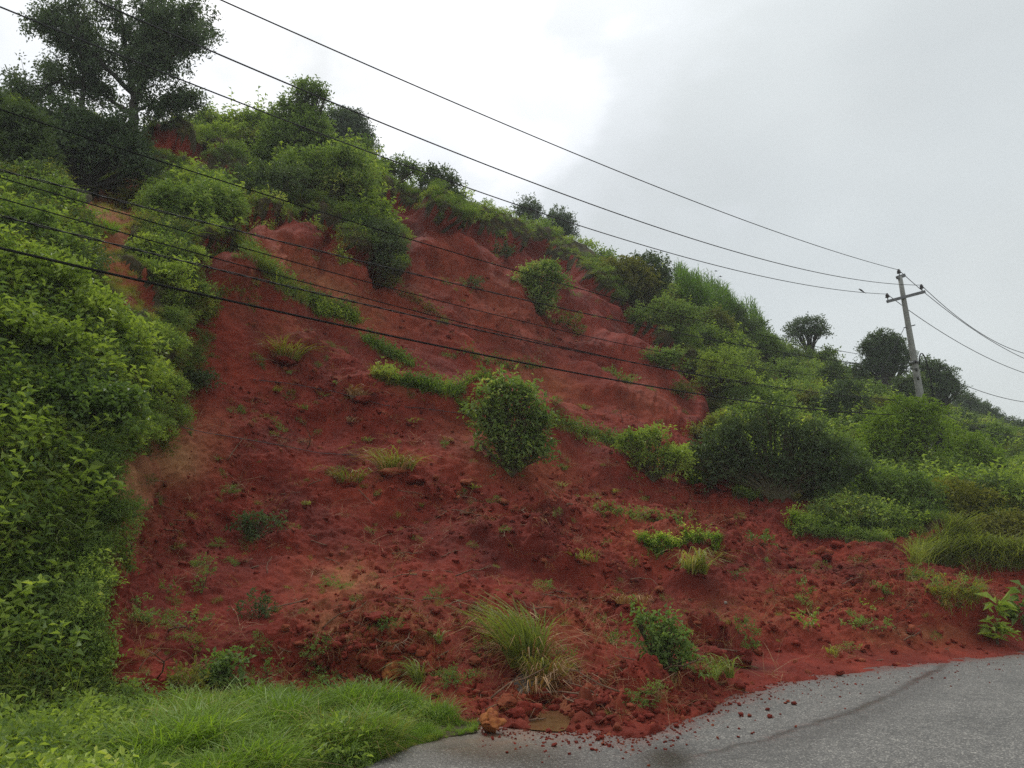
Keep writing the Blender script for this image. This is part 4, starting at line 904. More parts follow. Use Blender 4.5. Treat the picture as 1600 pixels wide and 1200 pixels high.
T('hazy small round tree on the ridge, taller of the distant pair', 826, 372, [(-9,40,13),(9,42,13),(0,52,10),(-4,28,11),(10,28,10)], 2.8, 'leaf_tree', dens=.8, d=52, r0=1.6)
T('hazy spreading tree on the ridge beside the small round one', 874, 392, [(-10,44,14),(10,46,13),(-14,30,13),(14,30,13),(0,56,9),(0,30,15)], 2.8, 'leaf_tree', dens=.75, d=50, r0=1.6)
T('flat topped umbrella shaped tree on the far slope skyline', 1262, 572, [(-20,52,11,9),(-4,60,12,10),(14,58,12,10),(22,46,11,9),(-10,44,13,9),(8,42,13,9),(-24,40,9)], 3, 'leaf_tree', dens=.9, r0=2)
T('tall round crowned tree just before the power pole on the far slope', 1386, 630, [(-8,86,17),(12,84,17),(-22,68,17),(24,66,16),(0,64,22),(-14,48,18),(16,46,18),(-28,46,10),(30,50,9),(0,98,10)], 3.2, 'leaf_tree', dens=.85, r0=3)
T('broad dark tree directly behind the foot of the power pole', 1462, 655, [(-18,66,14),(4,68,14),(20,52,16),(-20,46,18),(2,46,19),(28,34,14),(-30,30,14),(10,25,20),(-8,82,8)], 3.2, 'leaf_tree', dens=.85, r0=3)
T('small dark tree filling the gap between round tree and pole', 1425, 650, [(-10,40,17),(10,44,16),(0,24,22)], 3.2, 'leaf_dark', dens=.85)
for i_, (x, y, r) in enumerate([(1497,668,14),(1516,668,20),(1536,672,16),(1553,678,12),(1575,684,11),(1594,690,13),(1615,694,14),(1640,698,14)]):
    q = rp.uniform(.85, 1.2); T(['leftmost', 'second', 'third', 'fourth', 'fifth', 'sixth', 'seventh', 'last'][i_] + ' hazy tree from the pole in the row on the distant ridge', x, y, [(-r * .5, r * 1.5, r * .8), (r * .5, r * 1.35 * q, r * .8), (0, r * 2 * q, r * .65), (0, r * .8, r * .9)], 2.6, 'leaf_tree', d=88, r0=1.2, group='distant trees on the last ridge', dens=.9)

# ================================================================== shrubs
def S(label, x, y, lobes, leaf, mat='leaf_mid', name='shrub', cat_='shrub', dens=.9, **kw):
    return plant(name, label, cat_, x, y, lobes, leaf, mat, dens, **kw)
# near bank
S('tall bright green broadleaf bush at the top of the near bank mass', 45, 485, [(-40,50,42),(15,52,38),(55,25,34),(0,10,46),(85,-5,28)], 10, 'leaf_bright', wid=.6)
S('bright green broadleaf bush bulging toward the slide on the near bank', 145, 555, [(-50,50,42),(10,50,42),(50,15,38),(-30,-5,48),(30,-25,38),(66,-20,22)], 10, 'leaf_bright', wid=.6)
S('large leafy bush at the photo edge midway up the near bank', 20, 580, [(-60,40,55),(10,45,50),(70,20,42),(-20,0,50)], 10, 'leaf_bright', wid=.6)
S('deep green leafy bush low on the near bank above the drooping grass', 70, 690, [(-60,50,50),(0,55,46),(60,40,45),(30,0,42),(-40,0,45)], 9.5, 'leaf_mid', wid=.6)
S('deep green leafy bush beside the yellow cut face', 140, 690, [(-40,45,40),(10,50,40),(45,20,34),(0,5,36),(56,50,26)], 9, 'leaf_mid', wid=.6)
S('small pale leaved shrub clinging above the yellow cut face', 238, 672, [(0,15,22),(14,35,16),(-12,30,18)], 6.5, 'leaf_mid', r0=1.5)
S('small dark trailing shrub hanging on the red flank wall', 308, 605, [(-14,8,13),(6,10,13),(20,2,9)], 5, 'leaf_dark', r0=1)
S('single bright sapling between cut face and bank bush', 245, 690, [(0,18,15),(4,4,11)], 7, 'leaf_bright', r0=1)
S('broad grassy leaved bush on the bank shoulder near the worn path', 265, 460, [(-10,20,20),(10,30,18),(5,5,18)], 6.5, 'leaf_bright', r0=1.5)
S('leafy bush at the photo edge beside the worn path', 45, 400, [(-40,45,32),(5,44,28),(38,15,22),(0,10,32)], 7.5, 'leaf_mid')
S('bushy weed mound directly below the large dark tree', 60, 330, [(-20,25,28),(20,30,24),(45,10,20),(-45,12,24)], 6.5, 'leaf_mid')
S('grey green bush just right of the worn path', 255, 345, [(-12,26,24),(18,34,26),(40,15,24),(5,5,26)], 6, 'leaf_mid')
S('round pale green bush between the path and the first scarp', 335, 340, [(-20,30,26),(14,34,24),(0,8,28),(34,12,18)], 5.6, 'leaf_mid')
S('dark bush under the slender tufted tree', 420, 315, [(-35,25,26),(0,32,28),(34,25,26),(0,5,28)], 5, 'leaf_dark')
S('large deep green bush right below the slender tufted tree', 500, 345, [(-40,50,32),(0,60,34),(40,50,34),(-20,20,34),(26,16,34),(62,20,24)], 5, 'leaf_mid')
S('dark tangled bush sagging over the edge between two scarps', 588, 402, [(-20,35,26),(14,30,24),(0,5,30),(18,-15,22),(32,10,14)], 5, 'leaf_dark')
S('pale creeper curtain hanging below the tangled bush', 618, 425, [(0,10,12,20),(10,-10,9,14)], 4, 'leaf_olive', r0=1)
S('bush on the ridge above the upper scarp, in front of the hazy sky', 618, 290, [(-26,18,20),(0,22,22),(24,14,18)], 4.6, 'leaf_mid')
S('dark round bush on the ridge beside the upper scarp lip', 690, 318, [(-20,42,17),(0,40,20),(14,20,20),(-12,15,24),(20,4,14)], 4.4, 'leaf_dark')
for i_, (x, y, s) in enumerate([(740,345,12),(770,347,11),(805,358,12),(850,364,12),(915,385,18),(945,415,16)]):
    S(['small mid green bush on the ridge next to the dark round bush','low bush in the ridge grass above the concave scarp','low dark bush behind the concave scarp','small bush below the hazy pair of trees','leafy bush at the end of the scarp lip below the hazy pair','tall bush on the ridge just past the scarp lip'][i_], x, y, [(-s*.5,s*.6,s*.7),(s*.4,s*.7,s*.7),(0,s*.1,s*.9)], 4, ['leaf_mid','leaf_olive','leaf_dark','leaf_mid','leaf_bright','leaf_mid'][i_])
S('large dark bush with a pointed crown on the skyline before the maize', 1000, 470, [(-28,38,24),(0,52,22),(24,58,20),(10,26,28),(-20,12,30),(34,20,20),(42,36,14)], 4.2, 'leaf_dark')
S('broad olive bush beside the pointed dark bush at the slide edge', 968, 470, [(-24,24,24),(8,30,24),(30,8,22),(0,0,26)], 4.2, 'leaf_olive')
S('deep green bush overhanging the slide edge under the skyline bushes', 1045, 525, [(-34,22,28),(4,30,28),(36,20,26),(0,0,26)], 4, 'leaf_mid')
# islands of vegetation carried in the slide
S('dense round bush standing alone in the middle of the slide', 798, 735, [(-22,118,22),(8,126,20),(32,104,22),(-42,84,24),(-2,85,36),(40,64,26),(-30,50,28),(16,38,34),(40,24,22),(4,10,26)], 8, 'leaf_mid', r0=3, wid=.5, dens=1.05)
S('leaning olive bush rooted on the upper scar', 838, 482, [(-14,44,20),(14,54,20),(32,36,16),(-24,24,18),(4,18,22),(14,-2,15)], 4.8, 'leaf_mid', r0=1.5, dens=1.5)
S('small dark clump of brush on the upper scar beside the olive bush', 738, 450, [(-4,6,10),(8,4,8)], 3.8, 'leaf_dark', r0=1)
S('brownish green brush slumped below the olive bush', 892, 515, [(-10,6,11),(8,8,12),(16,-8,8)], 4, 'leaf_olive', r0=1)
S('creeping dark green plant on the lower scar edge', 965, 592, [(-12,8,9,6),(4,0,10,6),(18,-6,9,6)], 3.8, 'leaf_mid', r0=.8)
S('leafy bush buried to its crown near the toe of the slide', 1035, 1052, [(-26,74,14),(2,62,18),(-18,42,22),(16,32,24),(38,12,20),(-8,12,24),(-38,88,8),(26,52,9)], 8, 'leaf_mid', r0=2, dens=.8, wid=.5)
S('dark uprooted shrub lying in the debris above the verge', 395, 845, [(-12,22,17),(10,26,14),(30,16,12),(0,2,14),(36,26,8)], 6, 'leaf_dark', dens=.35, r0=1.2)
S('small uprooted dark shrub in the middle of the lower debris', 405, 965, [(-22,22,12),(0,12,16),(18,0,12),(-30,8,9)], 5.6, 'leaf_dark', dens=.45, r0=1)
S('trailing twig of green leaves on the debris near the bank', 315, 925, [(4,12,9),(-4,-6,9),(8,28,7)], 5.4, 'leaf_mid', dens=.35, r0=.8)
S('little sprig left of the debris fan centre', 262, 925, [(0,4,10,6),(10,0,7,5)], 5, 'leaf_mid', dens=.4, r0=.8)
S('bushy grey leaved weed at the foot of the debris beside the verge grass', 345, 1085, [(-8,34,18),(10,40,16),(-18,10,20),(14,10,22),(24,28,10)], 8.5, 'leaf_mid', dens=.5, wid=.62, r0=1.2)
S('sparse yellow green weed beside the grey leaved weed', 292, 1095, [(-8,25,16),(6,40,12),(10,10,18),(-20,8,14)], 7, 'leaf_olive', dens=.4, r0=1)
S('small sprig with drooping leaves where the debris meets the bank', 222, 975, [(0,14,10),(4,-2,10),(-8,30,7)], 6.5, 'leaf_mid', dens=.4, r0=1)
S('small trailing sprig beside the bank foot', 295, 985, [(-4,6,9),(10,8,7),(2,20,6)], 5.5, 'leaf_mid', dens=.4, r0=.8)
S('thin pale sprig just above the weeds at the debris foot', 305, 1020, [(0,10,10),(0,-6,8)], 5.5, 'leaf_olive', dens=.35, r0=.8)
S('small green plant at the debris foot above the verge', 420, 1070, [(0,10,12),(10,0,10),(-4,22,8)], 6, 'leaf_mid', dens=.4, r0=1)
S('tiny bright seedling standing alone in the debris fan by the road', 1262, 990, [(0,4,10),(2,14,7)], 6.5, 'leaf_bright', dens=.6, r0=.8)
S('small wilting vine strand above the bright seedling', 1262, 925, [(-8,8,7,6),(4,-4,6,6),(12,-18,5,5)], 5, 'leaf_mid', dens=.5, r0=.6)
S('flat leafy weed pressed into the debris near the road curve', 1355, 980, [(-22,0,10,5),(0,2,12,6),(22,6,10,5)], 5, 'leaf_mid', dens=.55, r0=.6)
S('small light green weed above the flat pressed weed', 1362, 948, [(0,2,11,6)], 5, 'leaf_bright', dens=.6, r0=.6)
S('small leafy weed at the edge of the clod beside the buried bush', 1178, 997, [(-4,2,11,6),(10,6,8,6)], 5, 'leaf_mid', dens=.6, r0=.6)
S('small cluster of green leaves below the turf slabs', 1186, 850, [(-8,4,9,6),(6,10,10,7),(12,0,7,5)], 5, 'leaf_mid', dens=.5, r0=.8)
S('dark sprig of leaves on the upper debris beside the drooping tuft', 1150, 905, [(-4,4,7,5),(6,-6,6,5)], 4.4, 'leaf_dark', dens=.5, r0=.6)
# big leaved weed by the road at the right
def bigleaf(rng, k):
    n = 46; a = rng.uniform(0, 6.28, n); u = rng.uniform(0, 1, n); c = np.stack([np.cos(a) * 4 + (u - .4) * 14, np.sin(a) * 3, 6 + 62 * u], -1) * k
    d = np.stack([np.cos(a), np.sin(a) * .8, rng.uniform(-.1, .7, n)], -1); return leaves_np(c, d, k * rng.uniform(16, 30, n), rng, .36, droop=.35)
S('large leaved weed at the road edge where debris meets the grass', 1560, 1000, [(0,30,6),(-4,12,6)], 9, 'leaf_bright', dens=.3, name='broadleaf_weed', cat_='weed', r0=1.6, extra=bigleaf)
S('second large leaved weed at the edge of the photo by the road', 1600, 985, [(0,20,6),(6,8,6)], 9, 'leaf_mid', dens=.3, name='broadleaf_weed', cat_='weed', r0=1.4, extra=bigleaf)
# thicket behind the debris on the right
S('huge dark thicket bush behind the debris below the far slope', 1215, 775, [(-90,70,36),(-50,95,34),(0,100,38),(50,80,38),(90,55,36),(-80,30,34),(-30,40,44),(30,35,46),(80,20,36),(-110,50,22),(120,30,26)], 5.6, 'leaf_dark', r0=4)
S('pale twiggy bush capping the huge dark thicket', 1150, 700, [(-40,25,24),(-5,34,26),(30,24,24),(0,5,26)], 4.6, 'leaf_olive')
S('bright green bush in front of the thicket at the lower scar edge', 1020, 745, [(-30,40,28),(6,46,26),(-10,10,32),(26,14,26),(44,30,16)], 5.6, 'leaf_bright')
S('low bright bush beside the torn red mound', 1075, 750, [(-8,20,20),(10,8,20),(18,30,14)], 5.4, 'leaf_bright')
S('large leafy bush between the thicket and the yellow green shrubs', 1300, 770, [(-26,50,30),(10,60,28),(34,34,26),(0,16,34),(-40,16,26)], 5, 'leaf_mid')
S('deep green bush standing on the debris edge right of the thicket', 1408, 818, [(-30,45,28),(6,58,28),(34,40,26),(-14,14,34),(24,10,32),(-46,20,20)], 5.4, 'leaf_mid', r0=2.5)
S('feathery yellow green shrub just below the power pole', 1425, 745, [(-35,62,32),(0,82,32),(32,78,28),(-10,40,38),(28,36,34),(-50,34,24)], 6.5, 'leaf_feather', wid=.24, droop=.5)
S('bright feathery shrub lower beside the pole foot shrubs', 1500, 760, [(-30,60,26),(0,40,34),(30,30,30),(-10,10,34),(-40,82,18),(46,10,20)], 6.5, 'leaf_feather', wid=.24, droop=.5)
S('feathery shrub with drooping sprays in front of the leafy bush', 1395, 735, [(-18,36,24),(10,30,24),(0,8,26)], 6, 'leaf_feather', wid=.24, droop=.5)
S('tawny leaved bush on the verge of the debris at the right', 1500, 815, [(-34,28,26),(4,36,28),(38,26,24),(0,6,30)], 5.6, 'grass_yellow', wid=.22, droop=.5)
S('rusty olive bush at the photo edge behind the debris', 1575, 815, [(-26,24,24),(10,28,26),(38,20,24),(0,4,26)], 5.4, 'leaf_olive')
S('round pale topped bush on the far slope near the photo edge', 1565, 730, [(-12,30,16),(6,34,16),(0,10,22),(18,14,16),(-20,10,14)], 4, 'leaf_mid')
S('leafy bush cut by the photo edge above the rusty bush', 1600, 775, [(-14,26,24),(10,34,22),(14,6,26),(-30,8,20)], 5, 'leaf_bright')
S('dark bush leaning in at the photo edge on the far slope', 1600, 735, [(-6,16,18),(14,20,20),(-20,2,14)], 4, 'leaf_dark')
S('low grey green shrub behind the feathery shrubs', 1545, 700, [(-20,18,18),(8,20,18),(30,8,16)], 3.6, 'leaf_olive')
S('broad blue green shrub beneath the distant ridge trees', 1500, 690, [(-18,26,18),(10,24,20),(0,6,24),(34,10,18)], 3.4, 'leaf_tree')
S('rounded vivid bush on the far slope under the umbrella shaped tree', 1142, 610, [(-20,44,22),(6,52,22),(24,30,22),(-8,18,28),(-34,22,16)], 3.8, 'leaf_bright')
S('dark leafy bush with greyish sheen above the dark thicket', 1312, 690, [(-16,38,18),(8,46,18),(22,20,20),(-8,12,24)], 4, 'leaf_tree')
# shrubs of the far slope
far_ = [(1040,575,20,'leaf_mid'),(1085,548,24,'leaf_mid'),(1110,520,22,'leaf_olive'),(1150,525,24,'leaf_dark'),(1185,560,26,'leaf_mid'),(1180,535,18,'leaf_mid'),(1215,580,22,'leaf_dark'),(1235,560,16,'leaf_mid'),(1250,600,26,'leaf_mid'),(1285,585,20,'leaf_mid'),
        (1300,620,26,'leaf_dark'),(1330,600,20,'leaf_tree'),(1345,640,28,'leaf_mid'),(1265,650,24,'leaf_olive'),(1230,640,22,'leaf_mid'),(1195,655,20,'leaf_olive'),(1375,660,26,'leaf_olive'),(1360,690,24,'leaf_mid'),(1290,655,20,'leaf_dark'),(1160,600,18,'leaf_dark'),
        (1340,720,22,'leaf_bright'),(1410,680,24,'leaf_mid'),(1445,700,20,'leaf_olive'),(1320,650,16,'leaf_olive'),(1220,615,18,'leaf_mid'),(1270,620,16,'leaf_olive'),(1475,700,20,'leaf_mid'),(1520,730,22,'leaf_mid'),(1590,705,20,'leaf_mid'),(1630,720,24,'leaf_mid'),(1120,640,16,'leaf_olive'),(1065,620,12,'leaf_olive')]
lab_ = {'leaf_mid': 'mid green shrub', 'leaf_dark': 'dark green shrub', 'leaf_olive': 'dull olive shrub', 'leaf_tree': 'blue green shrub', 'leaf_bright': 'light green shrub'}
LM_FAR = [(1262, 560, 'the umbrella shaped tree'), (1386, 600, 'the tall round tree'), (1452, 680, 'the foot of the leaning power pole'), (1120, 490, 'the maize'), (1142, 590, 'the vivid rounded bush'), (1215, 700, 'the huge dark thicket'), (1312, 670, 'the greyish dark bush'), (1400, 720, 'the feathery shrubs'), (1040, 500, 'the pointed dark bush'), (1565, 715, 'the round pale topped bush')]
LM_CREST = [(180, 230, 'the large dark tree'), (285, 225, 'the small upper red scarp'), (460, 260, 'the slender tufted tree'), (535, 240, 'the round grey green tree'), (565, 300, 'the low leaning tree'), (360, 300, 'the round pale bush'), (660, 300, 'the broken snag'), (440, 335, 'the first scarp')]
USED = set()
ORD = ['', 'second ', 'third ', 'fourth ', 'fifth ', 'sixth ', 'seventh ', 'eighth ', 'ninth ', 'tenth ', 'eleventh ', 'twelfth ', 'thirteenth ', 'fourteenth ', 'fifteenth ', 'sixteenth ', 'seventeenth ', 'eighteenth ', 'nineteenth ', 'twentieth ']
def name_it(base, x, y, lm):
    l = min(lm, key=lambda q: (q[0] - x) ** 2 + (q[1] - y) ** 2); dx, dy = x - l[0], y - l[1]
    side = ('just right of ' if dx > 0 else 'just left of ') if abs(dx) > abs(dy) else ('just below ' if dy > 0 else 'just above ')
    for o in ORD:
        t_ = o + base + ' ' + side + l[2]
        if t_ not in USED: USED.add(t_); return t_
for x, y, s, m_ in far_:
    q = rp.uniform(-.3, .3, 6); S(name_it(lab_[m_], x, y, LM_FAR), x, y, [(-s*(.6+q[0]),s*.8,s*.7),(s*(.5+q[1]),s*(1+q[2]),s*.75),(0,s*.2,s*.95),(s*(.9+q[3]),s*.2,s*.6),(-s*.9,s*.15,s*.55)], 3.7, m_, group='shrubs scattered over the far slope')
cr_ = [(240,204,9),(275,203,8),(305,204,9),(345,214,13),(370,225,16),(400,240,18),(365,255,14),(300,300,16),(240,300,18),(200,310,16),(390,290,20),(440,290,16),(550,320,20),(585,292,12),(655,306,10),(635,296,10),(160,290,18),(380,330,14),(450,322,10),(230,330,16)]
for i_, (x, y, s) in enumerate(cr_):
    q = rp.uniform(-.3, .3, 4); S(name_it('small %s shrub on the crest' % ['green', 'olive', 'leafy', 'bright'][i_ % 4], x, y, LM_CREST), x, y, [(-s*(.6+q[0]),s*.6,s*.7),(s*(.5+q[1]),s*(.8+q[2]),s*.7),(0,s*.1,s*.9)], 4.4, ['leaf_mid', 'leaf_olive', 'leaf_mid', 'leaf_bright'][i_ % 4], group='small shrubs along the crest')
# ================================================================== turf and tufts
turf('long grassy turf strip sliding down beside the first scarp', [(352,378),(390,395),(420,425),(450,455),(500,480),(555,498)], 22, 'leaf_mid', 'grass_mid', 3000, 5.0, 20)
turf('bright leafy turf patch at the end of the sliding strip', [(495,490),(530,492),(560,505)], 20, 'leaf_bright', 'grass_green', 900, 4.6, 12)
turf('green creeper patch on the middle slide below the long turf strip', [(570,530),(600,548),(645,572)], 18, 'leaf_mid', 'grass_green', 900, 4.6, 10)
turf('hanging turf ledge leading to the round bush', [(625,600),(660,606),(700,612),(745,618),(770,640)], 20, 'leaf_mid', 'grass_green', 2200, 5, 14)
turf('bright grass patch above the hanging turf ledge', [(585,585),(600,590),(622,596)], 18, 'leaf_bright', 'grass_yellow', 700, 4.5, 14)
turf('creeping green band below the lower scar beside the round bush', [(860,660),(900,672),(950,690),(1000,700)], 22, 'leaf_mid', 'grass_mid', 1500, 4.6, 9)
turf('thin green line of weeds across the scar above the round bush', [(690,555),(740,560),(790,572),(850,575)], 12, 'leaf_mid', 'grass_mid', 500, 4, 6)
turf('brownish strand of turf on the upper scar below the hanging bush', [(620,460),(650,470),(680,490),(700,505)], 10, 'leaf_olive', 'grass_dry', 300, 3.6, 6)
turf('turf fringe drooping over the lip of the first scarp', [(385,335),(440,330),(500,348),(550,375),(560,400)], 10, 'leaf_bright', 'grass_yellow', 1500, 4.2, 9)
turf('grass fringe on the lip of the cut beside the worn path', [(305,378),(340,372),(372,376)], 8, 'leaf_olive', 'grass_yellow', 600, 4, 10)
turf('grassy fringe along the lip of the small upper red scarp', [(232,188),(270,200),(310,214),(332,235)], 8, 'leaf_mid', 'grass_mid', 500, 3.8, 8)
turf('pale sprouting weed strand on the face of the first scarp', [(342,440),(370,455),(400,490)], 12, 'leaf_olive', 'grass_mid', 110, 5, 6)
turf('bright grass slab carried whole onto the lower debris', [(1000,842),(1035,845),(1058,855)], 13, 'leaf_bright', 'grass_green', 1000, 4.6, 14, frac=.25)
turf('second grass slab beside the first on the lower debris', [(1065,845),(1095,842),(1125,850)], 13, 'leaf_bright', 'grass_green', 900, 4.6, 13, frac=.25)
turf('sparse trail of green weeds behind the grass slabs', [(930,795),(980,805),(1030,812),(1080,815)], 16, 'leaf_mid', 'grass_mid', 600, 4.6, 9)
turf('green weed patch in front of the bush right of the thicket', [(1235,825),(1280,820),(1330,835)], 20, 'leaf_bright', 'grass_green', 1500, 5, 16)
turf('grassy patch under the deep green bush on the debris edge', [(1300,805),(1350,812),(1385,825)], 26, 'leaf_mid', 'grass_green', 1500, 5, 24, frac=.3)
turf('bank of long pale grass buried in debris near the road curve', [(1430,880),(1470,868),(1520,872),(1580,880),(1640,875)], 34, 'leaf_olive', 'grass_mid', 2600, 5, 42, frac=.15)
turf('tangled green and dry grass lying below the pale grass bank', [(1425,905),(1470,925),(1530,935)], 24, 'leaf_mid', 'grass_yellow', 1500, 5, 20, frac=.35)
turf('dry grass and weeds behind the debris at the photo edge', [(1480,835),(1540,832),(1620,830)], 18, 'leaf_olive', 'grass_yellow', 1500, 4.8, 20, frac=.35)
turf('light green grass at the foot of the bright bush by the red mound', [(1080,755),(1120,745),(1160,765)], 20, 'leaf_bright', 'grass_green', 1100, 5, 20, frac=.35)
turf('thin weeds creeping along the flank beside the yellow cut face', [(205,790),(195,850),(200,900)], 18, 'leaf_mid', 'grass_mid', 700, 6, 14)
turf('small ferny weeds creeping under the pale flank shrub', [(300,560),(280,600),(270,640),(290,660)], 18, 'leaf_mid', 'grass_mid', 600, 5.5, 10)
turf('grass spilling down the flank wall beside the first scarp', [(300,455),(315,480),(325,500)], 20, 'leaf_mid', 'grass_yellow', 800, 5.5, 16)
tuft('tall arching grass clump standing at the toe above the muddy puddle', 824, 1040, 84, 150, 'grass_mid', 240, bw=3.0, droop=.95, dry=.35, name='grass_clump', cat_='grass clump', sod=False, lean=.34)
tuft('low sprawling part of dry and green grass at the foot of the tall clump', 850, 1062, 80, 90, 'grass_yellow', 150, bw=2.6, droop=1.5, dry=.5, name='grass_clump', cat_='grass clump', sod=False, lean=.5)
tuft('smaller green grass clump leaning beside the tall arching clump', 785, 1000, 46, 108, 'grass_mid', 90, bw=3.0, droop=1.2, name='grass_clump', cat_='grass clump', sod=False, dry=.3)
tuft('bleached dry grass clump hanging over the drain slab', 850, 1082, 92, 81, 'grass_dry', 90, bw=2.4, droop=1.7, name='grass_clump', cat_='grass clump', sod=False, leany=-.6)
tuft('dark spiky tuft beside the buried leafy bush', 1120, 1058, 43, 56, 'grass_mid', 110, bw=2.2, droop=1.5)
tuft('grass tuft on its own root ball in the middle of the debris', 610, 745, 66, 70, 'grass_yellow', 190, bw=2.2, droop=1.6, dry=.3)
tuft('pale flattened grass tuft left of the root ball tuft', 540, 755, 48, 48, 'grass_yellow', 110, bw=2.2, droop=1.7, dry=.5, leany=-.5)
tuft('light green grass tuft on a ledge below the first scarp', 450, 548, 62, 54, 'grass_yellow', 200, bw=1.9, droop=1.2, dry=.25)
tuft('dry brown grass tuft sagging at the end of the turf ledge', 565, 622, 46, 40, 'grass_dry', 110, bw=1.8, droop=1.8)
tuft('drooping green tuft on the debris below the grass slabs', 1080, 915, 50, 70, 'grass_mid', 150, bw=2.2, droop=1.7, leany=-.4)
tuft('small dark tuft just above the verge beside the boulders', 662, 1065, 39, 56, 'grass_mid', 70, bw=2.6, droop=1.6)
tuft('thin tuft on the rubble above the boulders', 682, 1000, 20, 40, 'grass_mid', 34, bw=2.4, droop=1.4, sod=False)
tuft('flattened grey tuft draped over the boulder', 612, 1010, 41, 29, 'grass_dry', 60, bw=2, droop=1.8)
tuft('small pale tuft right of the tall arching clump', 912, 878, 39, 35, 'grass_yellow', 70, bw=1.9, droop=1.5, leany=-.4)
tuft('single yellow tuft alone near the road edge', 1302, 1022, 27, 29, 'grass_yellow', 36, bw=1.9, droop=1.4, sod=False)
tuft('broad clump of green blades on the bank shoulder above the flank wall', 272, 395, 69, 59, 'grass_green', 260, bw=2.4, droop=1.2, name='grass_clump', cat_='grass clump')
tuft('bright grass clump growing on the worn path', 152, 362, 52, 43, 'grass_green', 200, bw=2.0, droop=1.1, name='grass_clump', cat_='grass clump')
tuft('reddish dead grass mat hanging over the hollow near the toe', 985, 955, 69, 45, 'grass_dry', 110, bw=1.6, droop=1.9, leany=-.5, sod=False)
tuft('long blades sprouting from the near bank at the photo edge', 45, 800, 80, 121, 'grass_mid', 90, bw=2.6, droop=1.5, sod=False, name='grass_clump', cat_='grass clump')
tuft('bright blades arching out of the near bank above the drooping grass', 75, 745, 69, 113, 'grass_yellow', 50, bw=3.0, droop=1.5, sod=False, name='grass_clump', cat_='grass clump')
tuft('small green tuft on the slope above the thin pale sprig', 470, 640, 23, 21, 'grass_mid', 40, bw=1.7, droop=1.5)
tuft('pair of tiny tufts beside the dry brown tuft', 548, 660, 25, 18, 'grass_dry', 40, bw=1.5, droop=1.7)
LM_SL = [(450,548,'the light green ledge tuft'),(610,745,'the root ball tuft'),(800,680,'the round bush'),(1030,850,'the grass slabs'),(395,845,'the dark uprooted shrub'),(700,612,'the hanging turf ledge'),(1262,960,'the bright seedling'),(565,622,'the dry brown tuft'),(300,700,'the yellow cut face')]
for x, y in [(432,612),(505,612),(450,585),(640,660),(575,690),(735,665),(475,790),(655,795),(745,765),(875,760),(960,770),(1200,880),(1130,870),(1440,960),(610,575),(705,690),(520,600),(915,640),(880,735),(345,720)]:
    s = rp.uniform(12, 22); tuft(name_it('tiny half buried tuft', x, y, LM_SL), x, y, s, s * .9, ['grass_mid', 'grass_yellow', 'grass_dry'][rp.integers(3)], 36, bw=1.6, droop=1.6, group='tiny tufts half buried in the debris')
# ================================================================== power pole
pb = unproj(1452, 700, 34.0); kz = depth(pb) / FPX
ptop = unproj(1406, 432, 33.6); axis = unit(ptop - pb); plen = float(np.linalg.norm(ptop - pb))
pole = tag(empty('power_pole', tuple(pb)), 'leaning grey concrete power pole with steel crossarm and dark insulators', 'power pole')
q = np.array([axis * t_ for t_ in np.linspace(-1.2, plen, 12)]); v, f_ = tube(q, np.linspace(.175, .085, 12), 12); link(mesh_np('pole_shaft', v, f_, M['concrete'], True), 'pole_shaft', pole)
def ray_at(x, y, dd): return unproj(x, y, dd) - pb
armL, armR = ray_at(1387, 471, 33.3), ray_at(1444, 456, 33.9); ad = unit(armR - armL)
def beam(a, b, w_, h_, mat, name):
    a, b = np.array(a), np.array(b); ax = unit(b - a); s_ = unit(np.cross(ax, axis)); u_ = np.cross(s_, ax); L_ = np.linalg.norm(b - a)
    v, f_ = box(0, 0, 0, w_, h_, L_, .008); v = ((a + b) / 2)[None] + v[:, :1] * s_ + v[:, 1:2] * u_ + v[:, 2:3] * ax
    return link(mesh_np(name, v, f_, M[mat]), name, pole)
beam(armL - ad * .04, armR + ad * .04, .08, .11, 'steel', 'crossarm')
tA, tB = ray_at(1401, 434, 33.5), ray_at(1414, 430, 33.7); beam(tA, tB, .10, .13, 'steel', 'top_bracket')
ins = []
prof = [(.0, 0), (.018, 0), (.018, .10), (.075, .11), (.085, .15), (.05, .17), (.072, .19), (.07, .22), (.04, .24), (.045, .28), (.0, .29)]
for c in (ray_at(1405.5, 431, 33.6), armR - ad * .07 + axis * .05, armL + ad * .02 + axis * .05):
    v, f_ = lathe(prof, 12); v = rotate_to(v, axis) + c; o = link(mesh_np('insulator', v, f_, M['porcelain'], True), 'insulator', pole); ins.append(pb + c + axis * .255)
def on_pole(y): # point of the shaft axis at a reference height
    ts = np.linspace(0, plen, 200); yy = np.array([proj(pb + axis * t_)[1] for t_ in ts]); return axis * ts[np.argmin(abs(yy - y))]
for y in (566, 628):
    c = on_pole(y); v, f_ = tube([c - axis * .04, c + axis * .04], .175, 12); link(mesh_np('clamp_band', v, f_, M['steel'], True), 'clamp_band', pole)
c = on_pole(510); beam(c - ad * .2, c + ad * .28, .04, .04, 'steel', 'stay_bracket')
c = on_pole(566); pts = [c + np.array([.12, -.12, -.1])] + [c + np.array([.12 + .35 * s_, -.15, .55 * math.sin(math.pi * min(1, s_ * 1.05)) ** .6 - .5 * s_]) for s_ in np.linspace(.05, 1, 12)]
pts += [pts[-1] + np.array([.02, 0, -.7]), pts[-1] + np.array([-.05, 0, -1.7]), pts[-1] + np.array([-.1, 0, -2.4])]
v, f_ = tube(pts, .022, 6); link(mesh_np('service_cable', v, f_, M['cable'], True), 'service_cable', pole)
c = on_pole(675) + np.array([.25, -.25, 0]); rg = np.random.default_rng(4)
